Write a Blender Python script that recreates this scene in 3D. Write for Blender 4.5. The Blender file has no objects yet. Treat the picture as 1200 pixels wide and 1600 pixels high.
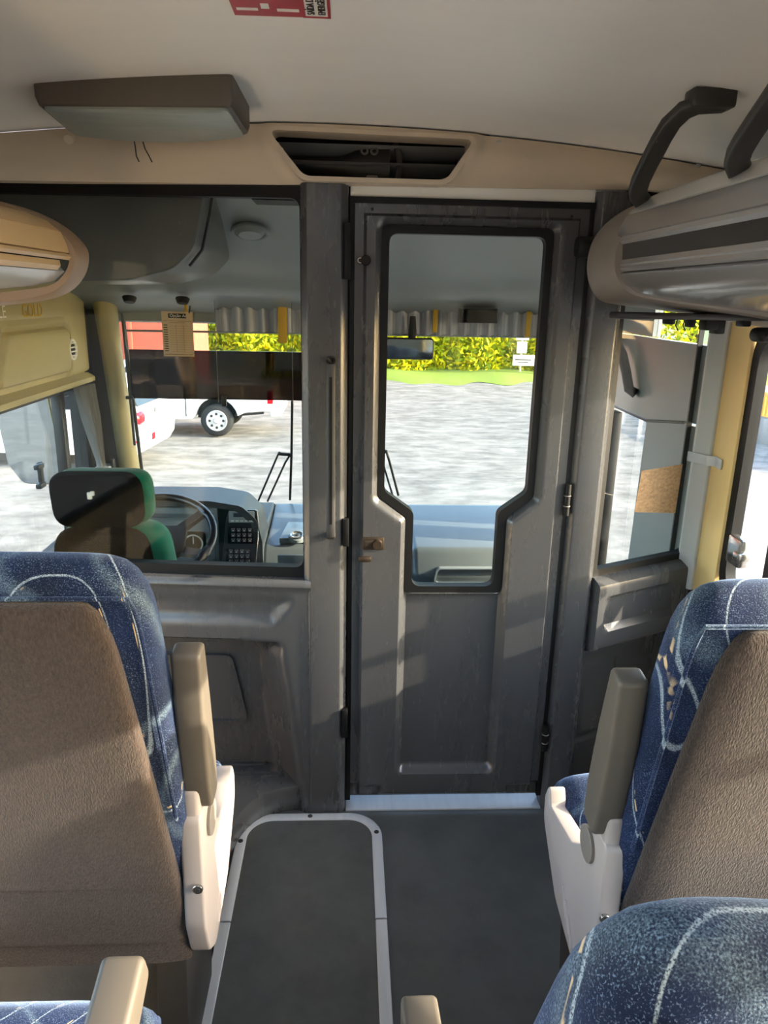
import bpy, bmesh, math, random
import numpy as np
from mathutils import Vector, Matrix
R = math.radians
random.seed(7)
SC = bpy.context.scene
COL = SC.collection

# ------------------------------------------------------------------ camera
def setup_camera():
    p, ps, ro = R(16.3), R(2.9), R(1.2)
    fw = Vector((math.sin(ps)*math.cos(p), math.cos(ps)*math.cos(p), -math.sin(p)))
    r0 = Vector((math.cos(ps), -math.sin(ps), 0)); u0 = r0.cross(fw)
    r = r0*math.cos(ro) + u0*math.sin(ro); u = u0*math.cos(ro) - r0*math.sin(ro)
    cd = bpy.data.cameras.new('camera'); co = bpy.data.objects.new('camera', cd); COL.objects.link(co)
    m = Matrix((r, u, -fw)).transposed().to_4x4(); m.translation = Vector((0, 0, 1.525))
    co.matrix_world = m
    cd.sensor_fit = 'VERTICAL'; cd.sensor_height = 32.0; cd.lens = 1150/1600*32.0
    cd.clip_start = 0.02; cd.clip_end = 300
    SC.camera = co
setup_camera()

# ------------------------------------------------------------------ world, sun, exposure
SUN_DIR = Vector((0.90, -0.11, 0.34)).normalized()      # towards the sun: to the right, a little behind, fairly low
w = bpy.data.worlds.new('world'); SC.world = w; w.use_nodes = True
nt = w.node_tree; bg = nt.nodes['Background']
sky = nt.nodes.new('ShaderNodeTexSky'); sky.sky_type = 'NISHITA'; sky.sun_disc = False
sky.sun_elevation = math.asin(SUN_DIR.z); sky.sun_rotation = math.atan2(SUN_DIR.x, SUN_DIR.y)
sky.dust_density = 2.0; sky.air_density = 1.0
nt.links.new(sky.outputs[0], bg.inputs[0]); bg.inputs[1].default_value = 0.55
sl = bpy.data.lights.new('sun', 'SUN'); sl.energy = 6.0; sl.angle = R(0.6); sl.color = (1.0, 0.86, 0.68)
so = bpy.data.objects.new('sun', sl); COL.objects.link(so)
so.rotation_euler = SUN_DIR.to_track_quat('Z', 'Y').to_euler(); so.location = (6, -6, 5)
vs = SC.view_settings
vs.view_transform = 'Standard'; vs.look = 'None'; vs.gamma = 1.0; vs.use_curve_mapping = False
vs.exposure = 1.8

# ------------------------------------------------------------------ materials
MATS = {}
def lin(c):
    return tuple(((v/12.92) if v <= 0.04045 else ((v+0.055)/1.055)**2.4) for v in c)
def mat(name, rgb, rough=0.5, metal=0.0, spec=0.5, var=0.0, vscale=6.0, vstretch=(1,1,1), bump=0.0, bscale=200.0, bstretch=(1,1,1), rvar=0.0, coat=0.0, rgb2=None, sheen=0.0):
    """rgb in sRGB 0..1; var mixes towards rgb2 (or a darker tone) by noise"""
    m = bpy.data.materials.new(name); m.use_nodes = True; MATS[name] = m
    t = m.node_tree; b = t.nodes['Principled BSDF']; L = t.links.new
    c = lin(rgb); b.inputs['Base Color'].default_value = (*c, 1)
    b.inputs['Roughness'].default_value = rough; b.inputs['Metallic'].default_value = metal
    b.inputs['Specular IOR Level'].default_value = spec
    if coat: b.inputs['Coat Weight'].default_value = coat; b.inputs['Coat Roughness'].default_value = 0.15
    if sheen: b.inputs['Sheen Weight'].default_value = sheen; b.inputs['Sheen Roughness'].default_value = 0.5
    def coords(st):
        tc = t.nodes.new('ShaderNodeTexCoord'); mp = t.nodes.new('ShaderNodeMapping')
        mp.inputs['Scale'].default_value = st; L(tc.outputs['Object'], mp.inputs[0]); return mp.outputs[0]
    if var or rvar:
        n = t.nodes.new('ShaderNodeTexNoise'); n.inputs['Scale'].default_value = vscale; n.inputs['Detail'].default_value = 6
        n.inputs['Roughness'].default_value = 0.65
        L(coords(vstretch), n.inputs[0])
        r = t.nodes.new('ShaderNodeValToRGB'); r.color_ramp.elements[0].position = 0.3; r.color_ramp.elements[1].position = 0.72
        L(n.outputs[0], r.inputs[0])
        if var:
            c2 = lin(rgb2) if rgb2 else tuple(v*(1-var) for v in c)
            mx = t.nodes.new('ShaderNodeMix'); mx.data_type = 'RGBA'
            mx.inputs[6].default_value = (*c, 1); mx.inputs[7].default_value = (*c2, 1)
            if rgb2:
                mm = t.nodes.new('ShaderNodeMath'); mm.operation = 'MULTIPLY'; mm.inputs[1].default_value = var
                L(r.outputs[0], mm.inputs[0]); L(mm.outputs[0], mx.inputs[0])
            else: L(r.outputs[0], mx.inputs[0])
            L(mx.outputs[2], b.inputs['Base Color'])
        if rvar:
            mr = t.nodes.new('ShaderNodeMapRange'); mr.inputs[3].default_value = rough-rvar; mr.inputs[4].default_value = rough+rvar
            L(r.outputs[0], mr.inputs[0]); L(mr.outputs[0], b.inputs['Roughness'])
    if bump:
        n = t.nodes.new('ShaderNodeTexNoise'); n.inputs['Scale'].default_value = bscale; n.inputs['Detail'].default_value = 3
        L(coords(bstretch), n.inputs[0])
        bp = t.nodes.new('ShaderNodeBump'); bp.inputs['Strength'].default_value = bump; bp.inputs['Distance'].default_value = 0.003
        L(n.outputs[0], bp.inputs['Height']); L(bp.outputs[0], b.inputs['Normal'])
    return m

def glass_mat(name, tint=(1,1,1), refl=0.06, rough=0.0):
    m = bpy.data.materials.new(name); m.use_nodes = True; MATS[name] = m
    t = m.node_tree; L = t.links.new; t.nodes.remove(t.nodes['Principled BSDF']); out = t.nodes['Material Output']
    tr = t.nodes.new('ShaderNodeBsdfTransparent'); tr.inputs[0].default_value = (*tint, 1)
    gl = t.nodes.new('ShaderNodeBsdfGlossy'); gl.inputs['Roughness'].default_value = rough
    lw = t.nodes.new('ShaderNodeLayerWeight'); lw.inputs[0].default_value = 0.5      # Schlick reflectance, the same from both faces of the pane
    pw = t.nodes.new('ShaderNodeMath'); pw.operation = 'POWER'; pw.inputs[1].default_value = 5.0; L(lw.outputs['Facing'], pw.inputs[0])
    mu = t.nodes.new('ShaderNodeMath'); mu.operation = 'MULTIPLY_ADD'; mu.inputs[1].default_value = 1-refl; mu.inputs[2].default_value = refl
    mu.use_clamp = True; L(pw.outputs[0], mu.inputs[0])
    mx = t.nodes.new('ShaderNodeMixShader'); L(mu.outputs[0], mx.inputs[0]); L(tr.outputs[0], mx.inputs[1]); L(gl.outputs[0], mx.inputs[2])
    L(mx.outputs[0], out.inputs[0])
    return m

def fabric_mat():
    """navy seat plush: pale speckle, thin wandering pale lines, broken cream and orange dashes"""
    m = bpy.data.materials.new('navy_plush'); m.use_nodes = True; MATS['navy_plush'] = m
    t = m.node_tree; b = t.nodes['Principled BSDF']; L = t.links.new; N = t.nodes.new
    b.inputs['Roughness'].default_value = 0.85; b.inputs['Specular IOR Level'].default_value = 0.2
    b.inputs['Sheen Weight'].default_value = 0.35; b.inputs['Sheen Roughness'].default_value = 0.4
    b.inputs['Sheen Tint'].default_value = (0.45, 0.62, 1.0, 1)
    tc = N('ShaderNodeTexCoord')
    base = N('ShaderNodeTexNoise'); base.inputs['Scale'].default_value = 9; base.inputs['Detail'].default_value = 4; L(tc.outputs['Object'], base.inputs[0])
    br = N('ShaderNodeValToRGB'); br.color_ramp.elements[0].position = 0.3; br.color_ramp.elements[1].position = 0.75
    br.color_ramp.elements[0].color = (*lin((0.05,0.08,0.16)), 1); br.color_ramp.elements[1].color = (*lin((0.08,0.14,0.285)), 1)
    L(base.outputs[0], br.inputs[0])
    def layer(prev, mask, col):
        mx = N('ShaderNodeMix'); mx.data_type = 'RGBA'; mx.inputs[7].default_value = (*lin(col), 1)
        L(mask, mx.inputs[0]); L(prev, mx.inputs[6]); return mx.outputs[2]
    def ramp(src, pts):
        r = N('ShaderNodeValToRGB'); e = r.color_ramp.elements
        while len(e) < len(pts): e.new(0.5)
        for k, (p, v) in enumerate(pts): e[k].position = p; e[k].color = (v, v, v, 1)
        L(src, r.inputs[0]); return r.outputs[0]
    def mul(a, bb, k=None):
        q = N('ShaderNodeMath'); q.operation = 'MULTIPLY'; L(a, q.inputs[0])
        if k is None: L(bb, q.inputs[1])
        else: q.inputs[1].default_value = k
        return q.outputs[0]
    sp = N('ShaderNodeTexNoise'); sp.inputs['Scale'].default_value = 620; sp.inputs['Detail'].default_value = 2; L(tc.outputs['Object'], sp.inputs[0])
    clump = N('ShaderNodeTexNoise'); clump.inputs['Scale'].default_value = 16; clump.inputs['Detail'].default_value = 3; L(tc.outputs['Object'], clump.inputs[0])
    spm = mul(ramp(sp.outputs[0], [(0.56, 0), (0.68, 1)]), ramp(clump.outputs[0], [(0.35, 0.18), (0.65, 0.42)]))
    col = layer(br.outputs[0], spm, (0.58, 0.68, 0.80))
    def contour(scale, k, seed):
        mp = N('ShaderNodeMapping'); mp.inputs['Location'].default_value = seed; mp.inputs['Scale'].default_value = (1.0, 0.8, 0.55); L(tc.outputs['Object'], mp.inputs[0])
        nz = N('ShaderNodeTexNoise'); nz.inputs['Scale'].default_value = scale; nz.inputs['Detail'].default_value = 0; L(mp.outputs[0], nz.inputs[0])
        m1 = N('ShaderNodeMath'); m1.operation = 'MULTIPLY'; m1.inputs[1].default_value = k; L(nz.outputs[0], m1.inputs[0])
        m2 = N('ShaderNodeMath'); m2.operation = 'FRACT'; L(m1.outputs[0], m2.inputs[0]); return m2.outputs[0]
    ca = contour(5.0, 7.0, (1.3, 4.1, 0.7)); cb = contour(4.0, 6.0, (7.7, 2.2, 5.4))
    rag = ramp(sp.outputs[0], [(0.36, 0.1), (0.55, 1)])
    soft = mul(ramp(cb, [(0.38, 0), (0.5, 1), (0.62, 0)]), rag)
    col = layer(col, mul(soft, None, 0.22), (0.62, 0.72, 0.76))
    ln = mul(ramp(ca, [(0.468, 0), (0.485, 1), (0.515, 1), (0.532, 0)]), rag)
    col = layer(col, mul(ln, None, 0.62), (0.72, 0.78, 0.82))
    dash = N('ShaderNodeTexNoise'); dash.inputs['Scale'].default_value = 60; dash.inputs['Detail'].default_value = 0; L(tc.outputs['Object'], dash.inputs[0])
    area = N('ShaderNodeTexNoise'); area.inputs['Scale'].default_value = 7; area.inputs['Detail'].default_value = 0; L(tc.outputs['Object'], area.inputs[0])
    ln2 = mul(ramp(ca, [(0.56, 0), (0.575, 1), (0.60, 1), (0.615, 0)]), mul(ramp(dash.outputs[0], [(0.48, 0), (0.54, 1)]), ramp(area.outputs[0], [(0.48, 0), (0.54, 1)])))
    col = layer(col, mul(ln2, None, 0.85), (0.86, 0.74, 0.56))
    L(col, b.inputs['Base Color'])
    bp = N('ShaderNodeBump'); bp.inputs['Strength'].default_value = 0.35; bp.inputs['Distance'].default_value = 0.002
    L(sp.outputs[0], bp.inputs['Height']); L(bp.outputs[0], b.inputs['Normal'])

fabric_mat()
mat('brown_plush', (0.295,0.245,0.215), 0.95, spec=0.1, var=0.62, vscale=260, vstretch=(1,1,0.4), bump=0.7, bscale=420, bstretch=(1,1,0.4), sheen=0.25)
mat('grey_plastic', (0.265,0.266,0.27), 0.27, spec=0.7, var=0.12, vscale=5, vstretch=(2.5,1,0.5), rvar=0.035, bump=0.04, bscale=300)
mat('grey_plastic_light', (0.47,0.47,0.465), 0.4, var=0.15, vscale=7, rvar=0.06)
mat('dark_grey_plastic', (0.25,0.245,0.24), 0.4, var=0.15, vscale=8)
mat('charcoal', (0.17,0.165,0.16), 0.45)
mat('black_rubber', (0.035,0.035,0.037), 0.55, spec=0.3)
mat('black_gloss', (0.03,0.032,0.035), 0.12)
mat('ceiling_vinyl', (0.92,0.915,0.90), 0.5, spec=0.35, var=0.06, vscale=3, vstretch=(0.5,2,1))
mat('cream_plastic', (0.79,0.725,0.635), 0.42, var=0.10, vscale=4, vstretch=(0.5,1,3))
mat('cab_cream', (0.72,0.67,0.49), 0.45, var=0.08, vscale=4)
mat('pillar_cream', (0.95,0.82,0.56), 0.45, var=0.06, vscale=4)
mat('white_paint', (0.93,0.92,0.89), 0.4)
mat('warm_grey_plastic', (0.49,0.46,0.43), 0.4, var=0.1, vscale=6)
mat('armrest_grey', (0.345,0.318,0.285), 0.5, var=0.08, vscale=9)
mat('seat_shell_grey', (0.66,0.62,0.595), 0.42, var=0.06, vscale=7)
mat('rack_metal', (0.56,0.555,0.55), 0.2, metal=0.35, var=0.06, vscale=4, vstretch=(1,0.2,1))
mat('rack_rib', (0.66,0.65,0.64), 0.25, metal=0.5)
mat('rack_groove', (0.20,0.185,0.175), 0.3)
mat('rack_white', (0.80,0.79,0.77), 0.25, metal=0.15)
mat('rack_tan', (0.93,0.77,0.54), 0.35, var=0.07, vscale=5)
mat('rack_cap_tan', (0.66,0.54,0.42), 0.4)
mat('aluminium', (0.80,0.815,0.83), 0.4, metal=0.3, var=0.15, vscale=30, vstretch=(1,0.1,1), rvar=0.08)
mat('chrome', (0.75,0.74,0.72), 0.2, metal=0.95)
mat('brass_worn', (0.40,0.345,0.29), 0.32, metal=0.85, var=0.3, vscale=60)
mat('floor_rubber', (0.33,0.335,0.33), 0.42, spec=0.45, var=0.35, vscale=7, rvar=0.10, bump=0.12, bscale=160)
mat('hatch_rubber', (0.32,0.325,0.32), 0.45, spec=0.45, var=0.35, vscale=9, rvar=0.1, bump=0.12, bscale=160)
mat('brown_trim', (0.30,0.25,0.21), 0.5, var=0.3, vscale=20)
mat('lamp_diffuser', (0.60,0.63,0.60), 0.35, var=0.22, vscale=22, vstretch=(0.4,2.5,1))
mat('lamp_body', (0.34,0.315,0.285), 0.5, var=0.1, vscale=8)
mat('pale_grey', (0.76,0.77,0.77), 0.4, var=0.05, vscale=5)
mat('cab_grey', (0.60,0.61,0.605), 0.42, var=0.06, vscale=4)
mat('cab_locker_grey', (0.42,0.415,0.39), 0.4, var=0.12, vscale=3)
mat('dash_grey', (0.40,0.43,0.44), 0.3, var=0.08, vscale=6)
mat('dash_hood', (0.235,0.255,0.26), 0.5, var=0.08, vscale=6)
mat('dash_panel', (0.52,0.555,0.57), 0.35)
mat('dash_dark', (0.12,0.125,0.13), 0.35)
mat('button_print', (0.75,0.76,0.76), 0.5)
mat('screen_grey', (0.25,0.28,0.33), 0.15)
mat('driver_black', (0.06,0.056,0.055), 0.95, spec=0.05, var=0.2, vscale=30)
mat('driver_green', (0.0,0.42,0.33), 0.8, spec=0.2, var=0.2, vscale=25, sheen=0.15)
mat('wheel_black', (0.075,0.075,0.075), 0.28)
mat('wheel_hub', (0.22,0.20,0.195), 0.45)
mat('curtain_grey', (0.56,0.545,0.52), 0.85, var=0.2, vscale=30, vstretch=(2,2,0.3))
mat('reflection_grey', (0.62,0.61,0.61), 0.7, var=0.9, vscale=22, vstretch=(3,1,0.1), rgb2=(0.90,0.89,0.93))  # pale streaks in the colour imitate windscreen reflections
mat('yellow_streak', (0.86,0.66,0.10), 0.6)
mat('paper', (0.87,0.75,0.60), 0.8)
mat('ink', (0.22,0.18,0.13), 0.7)
mat('ink_faint', (0.50,0.40,0.30), 0.7)
mat('gold_print', (0.80,0.62,0.02), 0.5)
mat('white_print', (0.97,0.96,0.92), 0.5)
mat('sticker_red', (0.66,0.15,0.19), 0.4)
mat('sticker_white', (0.90,0.89,0.86), 0.4)
mat('mirror_glass', (0.62,0.66,0.68), 0.04, metal=1.0)
mat('car_white', (0.90,0.91,0.92), 0.2, coat=0.5)
mat('tail_red', (0.80,0.05,0.10), 0.2)
mat('lamp_clear', (0.90,0.88,0.85), 0.2)
mat('car_glass', (0.10,0.12,0.14), 0.05)
mat('tyre', (0.16,0.16,0.16), 0.85, var=0.2, vscale=30)
mat('rim', (0.80,0.80,0.80), 0.3, metal=0.5)
mat('gravel', (0.58,0.56,0.535), 0.9, spec=0.2, var=1.0, vscale=3.4, vstretch=(0.6,1,1), rgb2=(0.35,0.34,0.325), bump=1.0, bscale=14)
mat('grass', (0.46,0.56,0.20), 0.9, spec=0.1, var=0.5, vscale=4, rgb2=(0.56,0.53,0.36))
mat('hedge_leaf', (0.72,0.74,0.08), 0.7, spec=0.2, var=0.9, vscale=1.6, rgb2=(0.36,0.50,0.14))
mat('hedge_leaf_yellow', (0.95,0.88,0.08), 0.7, spec=0.2, var=0.7, vscale=2.0, rgb2=(0.66,0.62,0.10))
mat('bark', (0.30,0.25,0.20), 0.9)
mat('red_wall', (0.72,0.34,0.25), 0.8, var=0.2, vscale=1.5)
mat('yellow_wall', (0.90,0.82,0.60), 0.8)
mat('rail_yellow', (0.78,0.58,0.22), 0.6)
mat('asphalt_roof', (0.45,0.44,0.42), 0.8)
mat('reflection_amber', (0.74,0.58,0.40), 0.6, var=0.85, vscale=70, vstretch=(1,1,2.0), rgb2=(0.44,0.34,0.24))  # mottled amber colour imitates a reflection in the partition glass
mat('brown_metal', (0.36,0.31,0.27), 0.6)
glass_mat('clear_glass', (0.96,0.975,0.965), 0.035)
glass_mat('partition_glass', (0.88,0.90,0.89), 0.010)
glass_mat('windscreen_glass', (0.86,0.885,0.88), 0.03)
glass_mat('visor_film', (0.11,0.088,0.07), 0.012)

# ------------------------------------------------------------------ mesh helpers
class MB:
    def __init__(s): s.v = []; s.f = []
    def add(s, vs_, fs_):
        o = len(s.v); s.v += [tuple(x) for x in vs_]; s.f += [tuple(i+o for i in f) for f in fs_]; return s
    def box(s, a, b):
        x0,y0,z0 = a; x1,y1,z1 = b
        return s.add([(x0,y0,z0),(x1,y0,z0),(x1,y1,z0),(x0,y1,z0),(x0,y0,z1),(x1,y0,z1),(x1,y1,z1),(x0,y1,z1)],
                     [(3,2,1,0),(4,5,6,7),(0,1,5,4),(1,2,6,5),(2,3,7,6),(3,0,4,7)])
    def rbox(s, a, b, r=0.01, seg=2):
        bm = bmesh.new(); bmesh.ops.create_cube(bm, size=1)
        for v in bm.verts:
            v.co = Vector([(a[i]+b[i])/2 + v.co[i]*(b[i]-a[i]) for i in range(3)])
        bmesh.ops.bevel(bm, geom=bm.edges[:], offset=r, segments=seg, profile=0.5, affect='EDGES', clamp_overlap=True)
        s.bm(bm); return s
    def bm(s, bm):
        bm.verts.index_update(); bm.verts.ensure_lookup_table()
        s.add([v.co[:] for v in bm.verts], [[v.index for v in f.verts] for f in bm.faces]); bm.free(); return s
    def prism(s, poly, axis, a, b, bevel=0.0, seg=2):
        """poly: 2-D points in the two remaining axes (order x,y,z without axis), extruded along axis from a to b"""
        bm = bmesh.new()
        def P(q, t):
            q = list(q); q.insert(axis, t); return Vector(q)
        va = [bm.verts.new(P(q, a)) for q in poly]; vb = [bm.verts.new(P(q, b)) for q in poly]
        n = len(poly)
        bm.faces.new(va); bm.faces.new(vb[::-1])
        for i in range(n): bm.faces.new((va[i], vb[i], vb[(i+1)%n], va[(i+1)%n]))
        bmesh.ops.recalc_face_normals(bm, faces=bm.faces[:])
        if bevel:
            cap = set(bm.faces[:2]) if False else None
            es = [e for e in bm.edges if abs((e.verts[0].co-e.verts[1].co)[axis]) < 1e-7]
            bmesh.ops.bevel(bm, geom=es, offset=bevel, segments=seg, profile=0.5, affect='EDGES', clamp_overlap=True)
        s.bm(bm); return s
    def tube(s, pts, r, n=10, cap=True, flat=None):
        """pts: polyline; r: radius or list; flat: (rx, ry, up) elliptical section"""
        pts = [Vector(p) for p in pts]; k = len(pts); rs = r if isinstance(r, (list, tuple)) else [r]*k
        up = Vector(flat[2]) if flat else None; V = []
        prev = None
        for i, p in enumerate(pts):
            t = (pts[min(i+1,k-1)] - pts[max(i-1,0)]).normalized()
            if up is not None: u = (up - t*up.dot(t)).normalized()
            elif prev is None:
                a = Vector((0,0,1)) if abs(t.z) < 0.9 else Vector((1,0,0)); u = t.cross(a).normalized()
            else: u = (prev - t*prev.dot(t)).normalized()
            prev = u; v = t.cross(u)
            for j in range(n):
                a = 2*math.pi*j/n
                if flat: ca, sa = math.cos(a), math.sin(a); e = 0.55; q = u*(flat[1]*math.copysign(abs(sa)**e, sa)) + v*(flat[0]*math.copysign(abs(ca)**e, ca))
                else: q = (u*math.sin(a) + v*math.cos(a))*rs[i]
                V.append(p+q)
        Fs = [(i*n+j, i*n+(j+1)%n, (i+1)*n+(j+1)%n, (i+1)*n+j) for i in range(k-1) for j in range(n)]
        if cap: Fs += [tuple(range(n))[::-1], tuple((k-1)*n+j for j in range(n))]
        return s.add(V, Fs)
    def cyl(s, c, axis, r, h, n=20, r2=None):
        d = Vector(((1,0,0),(0,1,0),(0,0,1))[axis] if isinstance(axis, int) else axis).normalized(); c = Vector(c)
        b = min(r, r2 if r2 else r, abs(h))*0.15
        r2 = r if r2 is None else r2
        return s.tube([c, c+d*b*0.01, c+d*b, c+d*(h-b), c+d*(h-b*0.01), c+d*h], [r*0.9, r*0.9, r, r2, r2*0.9, r2*0.9], n)
    def torus(s, c, normal, Rr, r, n=40, m=10):
        nrm = Vector(normal).normalized(); a = nrm.orthogonal().normalized(); b = nrm.cross(a); c = Vector(c); V = []
        for i in range(n):
            t = 2*math.pi*i/n; d = a*math.cos(t)+b*math.sin(t)
            for j in range(m):
                q = 2*math.pi*j/m; V.append(c + d*(Rr + r*math.cos(q)) + nrm*(r*math.sin(q)))
        return s.add(V, [(i*m+j, ((i+1)%n)*m+j, ((i+1)%n)*m+(j+1)%m, i*m+(j+1)%m) for i in range(n) for j in range(m)])
    def loft(s, secs, cap=True):
        n = len(secs[0]); V = [p for q in secs for p in q]
        Fs = [(i*n+j, i*n+(j+1)%n, (i+1)*n+(j+1)%n, (i+1)*n+j) for i in range(len(secs)-1) for j in range(n)]
        if cap: Fs += [tuple(range(n))[::-1], tuple((len(secs)-1)*n+j for j in range(n))]
        return s.add(V, Fs)
    def ring(s, outer, inner, axis, a, b):
        """flat ring between two matched 2-D loops, extruded along axis"""
        def P(q, t):
            q = list(q); q.insert(axis, t); return q
        n = len(outer); V = [P(q,a) for q in outer]+[P(q,a) for q in inner]+[P(q,b) for q in outer]+[P(q,b) for q in inner]; F_ = []
        for i in range(n):
            j = (i+1)%n
            F_ += [(i,j,n+j,n+i), (2*n+j,2*n+i,3*n+i,3*n+j), (j,i,2*n+i,2*n+j), (n+i,n+j,3*n+j,3*n+i)]
        return s.add(V, F_)
    def grid(s, fn, nu, nv):
        V = [fn(i/nu, j/nv) for i in range(nu+1) for j in range(nv+1)]
        return s.add(V, [(i*(nv+1)+j, (i+1)*(nv+1)+j, (i+1)*(nv+1)+j+1, i*(nv+1)+j+1) for i in range(nu) for j in range(nv)])
    def xf(s, M): s.v = [tuple(M @ Vector(p)) for p in s.v]; return s

def obj(name, mb, material, parent=None, local=False, smooth=35, label=None):
    me = bpy.data.meshes.new(name)
    off = Vector((0,0,0))
    if parent is not None and not local:
        q = parent
        while q is not None: off += q.location; q = q.parent
    me.from_pydata([(p[0]-off.x, p[1]-off.y, p[2]-off.z) for p in mb.v], [], mb.f); me.validate(); me.update()
    bm = bmesh.new(); bm.from_mesh(me); bmesh.ops.recalc_face_normals(bm, faces=bm.faces[:]); bm.to_mesh(me); bm.free()
    if smooth:
        me.polygons.foreach_set('use_smooth', [True]*len(me.polygons)); me.set_sharp_from_angle(angle=R(smooth))
    me.materials.append(MATS[material])
    o = bpy.data.objects.new(name, me); COL.objects.link(o)
    if parent is not None: o.parent = parent
    if label: o['label'] = label
    return o
def thing(name, label, cat, loc=(0,0,0), group=None, kind=None):
    o = bpy.data.objects.new(name, None); COL.objects.link(o); o.location = loc; o.empty_display_size = 0.05
    if kind: o['kind'] = kind
    o['label'] = label
    if cat: o['category'] = cat
    if group: o['group'] = group
    return o
def tag(o, label, cat=None, group=None, kind=None):
    o['label'] = label
    if cat: o['category'] = cat
    if group: o['group'] = group
    if kind: o['kind'] = kind
    return o
def struct(name, mb, material, label, cat, smooth=35): return tag(obj(name, mb, material, smooth=smooth), label, cat, kind='structure')

def rpoly(pts, rad, seg=6):
    """round the corners of a 2-D polygon; the point count depends only on len(pts) and seg"""
    out = []; n = len(pts)
    for i in range(n):
        p = Vector(pts[i]); a = Vector(pts[i-1])-p; b = Vector(pts[(i+1)%n])-p
        r = rad[i] if isinstance(rad, (list, tuple)) else rad
        ang = a.angle(b); d = min(r/math.tan(ang/2), a.length*0.49, b.length*0.49); a.normalize(); b.normalize()
        p0, p1 = p+a*d, p+b*d
        for k in range(seg+1):
            t = k/seg; q = p0*(1-t)**2 + p*2*t*(1-t) + p1*t*t; out.append((q.x, q.y))
    return out
def sdpoly(X, Z, poly):
    """signed distance (negative inside) from arrays to a polygon"""
    P = np.asarray(poly, float); d = np.full(X.shape, 1e9); ins = np.zeros(X.shape, bool); n = len(P)
    for i in range(n):
        a, b = P[i-1], P[i]; e = b-a; wx, wz = X-a[0], Z-a[1]
        t = np.clip((wx*e[0]+wz*e[1])/(e@e+1e-12), 0, 1)
        d = np.minimum(d, np.hypot(wx-e[0]*t, wz-e[1]*t))
        c = ((a[1] > Z) != (b[1] > Z)) & (X < (b[0]-a[0])*(Z-a[1])/((b[1]-a[1]) if abs(b[1]-a[1]) > 1e-12 else 1e-12)+a[0])
        ins ^= c
    return np.where(ins, -d, d)
def sst(x, a, b):
    t = np.clip((x-a)/(b-a), 0, 1); return t*t*(3-2*t)
def relief(u0, u1, z0, z1, step, hfun, place, back=0.03, hole=None):
    """closed relief panel: front face displaced by hfun(U,Z), flat back; place(u, z, h) -> world point"""
    nu, nz = int(round((u1-u0)/step)), int(round((z1-z0)/step))
    U, Z = np.meshgrid(np.linspace(u0,u1,nu+1), np.linspace(z0,z1,nz+1), indexing='ij'); Hh = hfun(U, Z)
    keep = np.ones((nu, nz), bool)
    if hole is not None:
        cu, cz = (U[:-1,:-1]+U[1:,1:])/2, (Z[:-1,:-1]+Z[1:,1:])/2; keep = sdpoly(cu, cz, hole) > 0
    mb = MB(); idx = lambda i, j: i*(nz+1)+j; N = (nu+1)*(nz+1)
    mb.v = [place(U[i,j], Z[i,j], Hh[i,j]) for i in range(nu+1) for j in range(nz+1)] + [place(U[i,j], Z[i,j], -(back(U[i,j],Z[i,j]) if callable(back) else back)) for i in range(nu+1) for j in range(nz+1)]
    for i in range(nu):
        for j in range(nz):
            if not keep[i,j]: continue
            q = (idx(i,j), idx(i+1,j), idx(i+1,j+1), idx(i,j+1)); mb.f.append(q); mb.f.append(tuple(N+k for k in q[::-1]))
            for (di, dj, a, b) in ((-1,0,0,3),(1,0,1,2),(0,-1,0,1),(0,1,3,2)):
                ii, jj = i+di, j+dj
                if ii < 0 or jj < 0 or ii >= nu or jj >= nz or not keep[ii,jj]:
                    mb.f.append((q[a], q[b], N+q[b], N+q[a]))
    return mb
def text_mb(body, size, M, extrude=0.0004):
    cu = bpy.data.curves.new('lettering', 'FONT'); cu.body = body; cu.size = size; cu.extrude = extrude; cu.resolution_u = 3
    o = bpy.data.objects.new('lettering', cu); COL.objects.link(o)
    dg = bpy.context.evaluated_depsgraph_get(); me = bpy.data.meshes.new_from_object(o.evaluated_get(dg))
    mb = MB(); mb.add([tuple(M @ v.co) for v in me.vertices], [tuple(p.vertices) for p in me.polygons])
    bpy.data.objects.remove(o); bpy.data.meshes.remove(me); bpy.data.curves.remove(cu); return mb
def frame_M(origin, xdir, ydir):
    x = Vector(xdir).normalized(); y = Vector(ydir); y = (y - x*y.dot(x)).normalized(); z = x.cross(y)
    m = Matrix((x, y, z)).transposed().to_4x4(); m.translation = Vector(origin); return m

FLOOR = -0.04
def ceil_z(x): return 1.92 - 0.07*(x+0.08)**2

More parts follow.
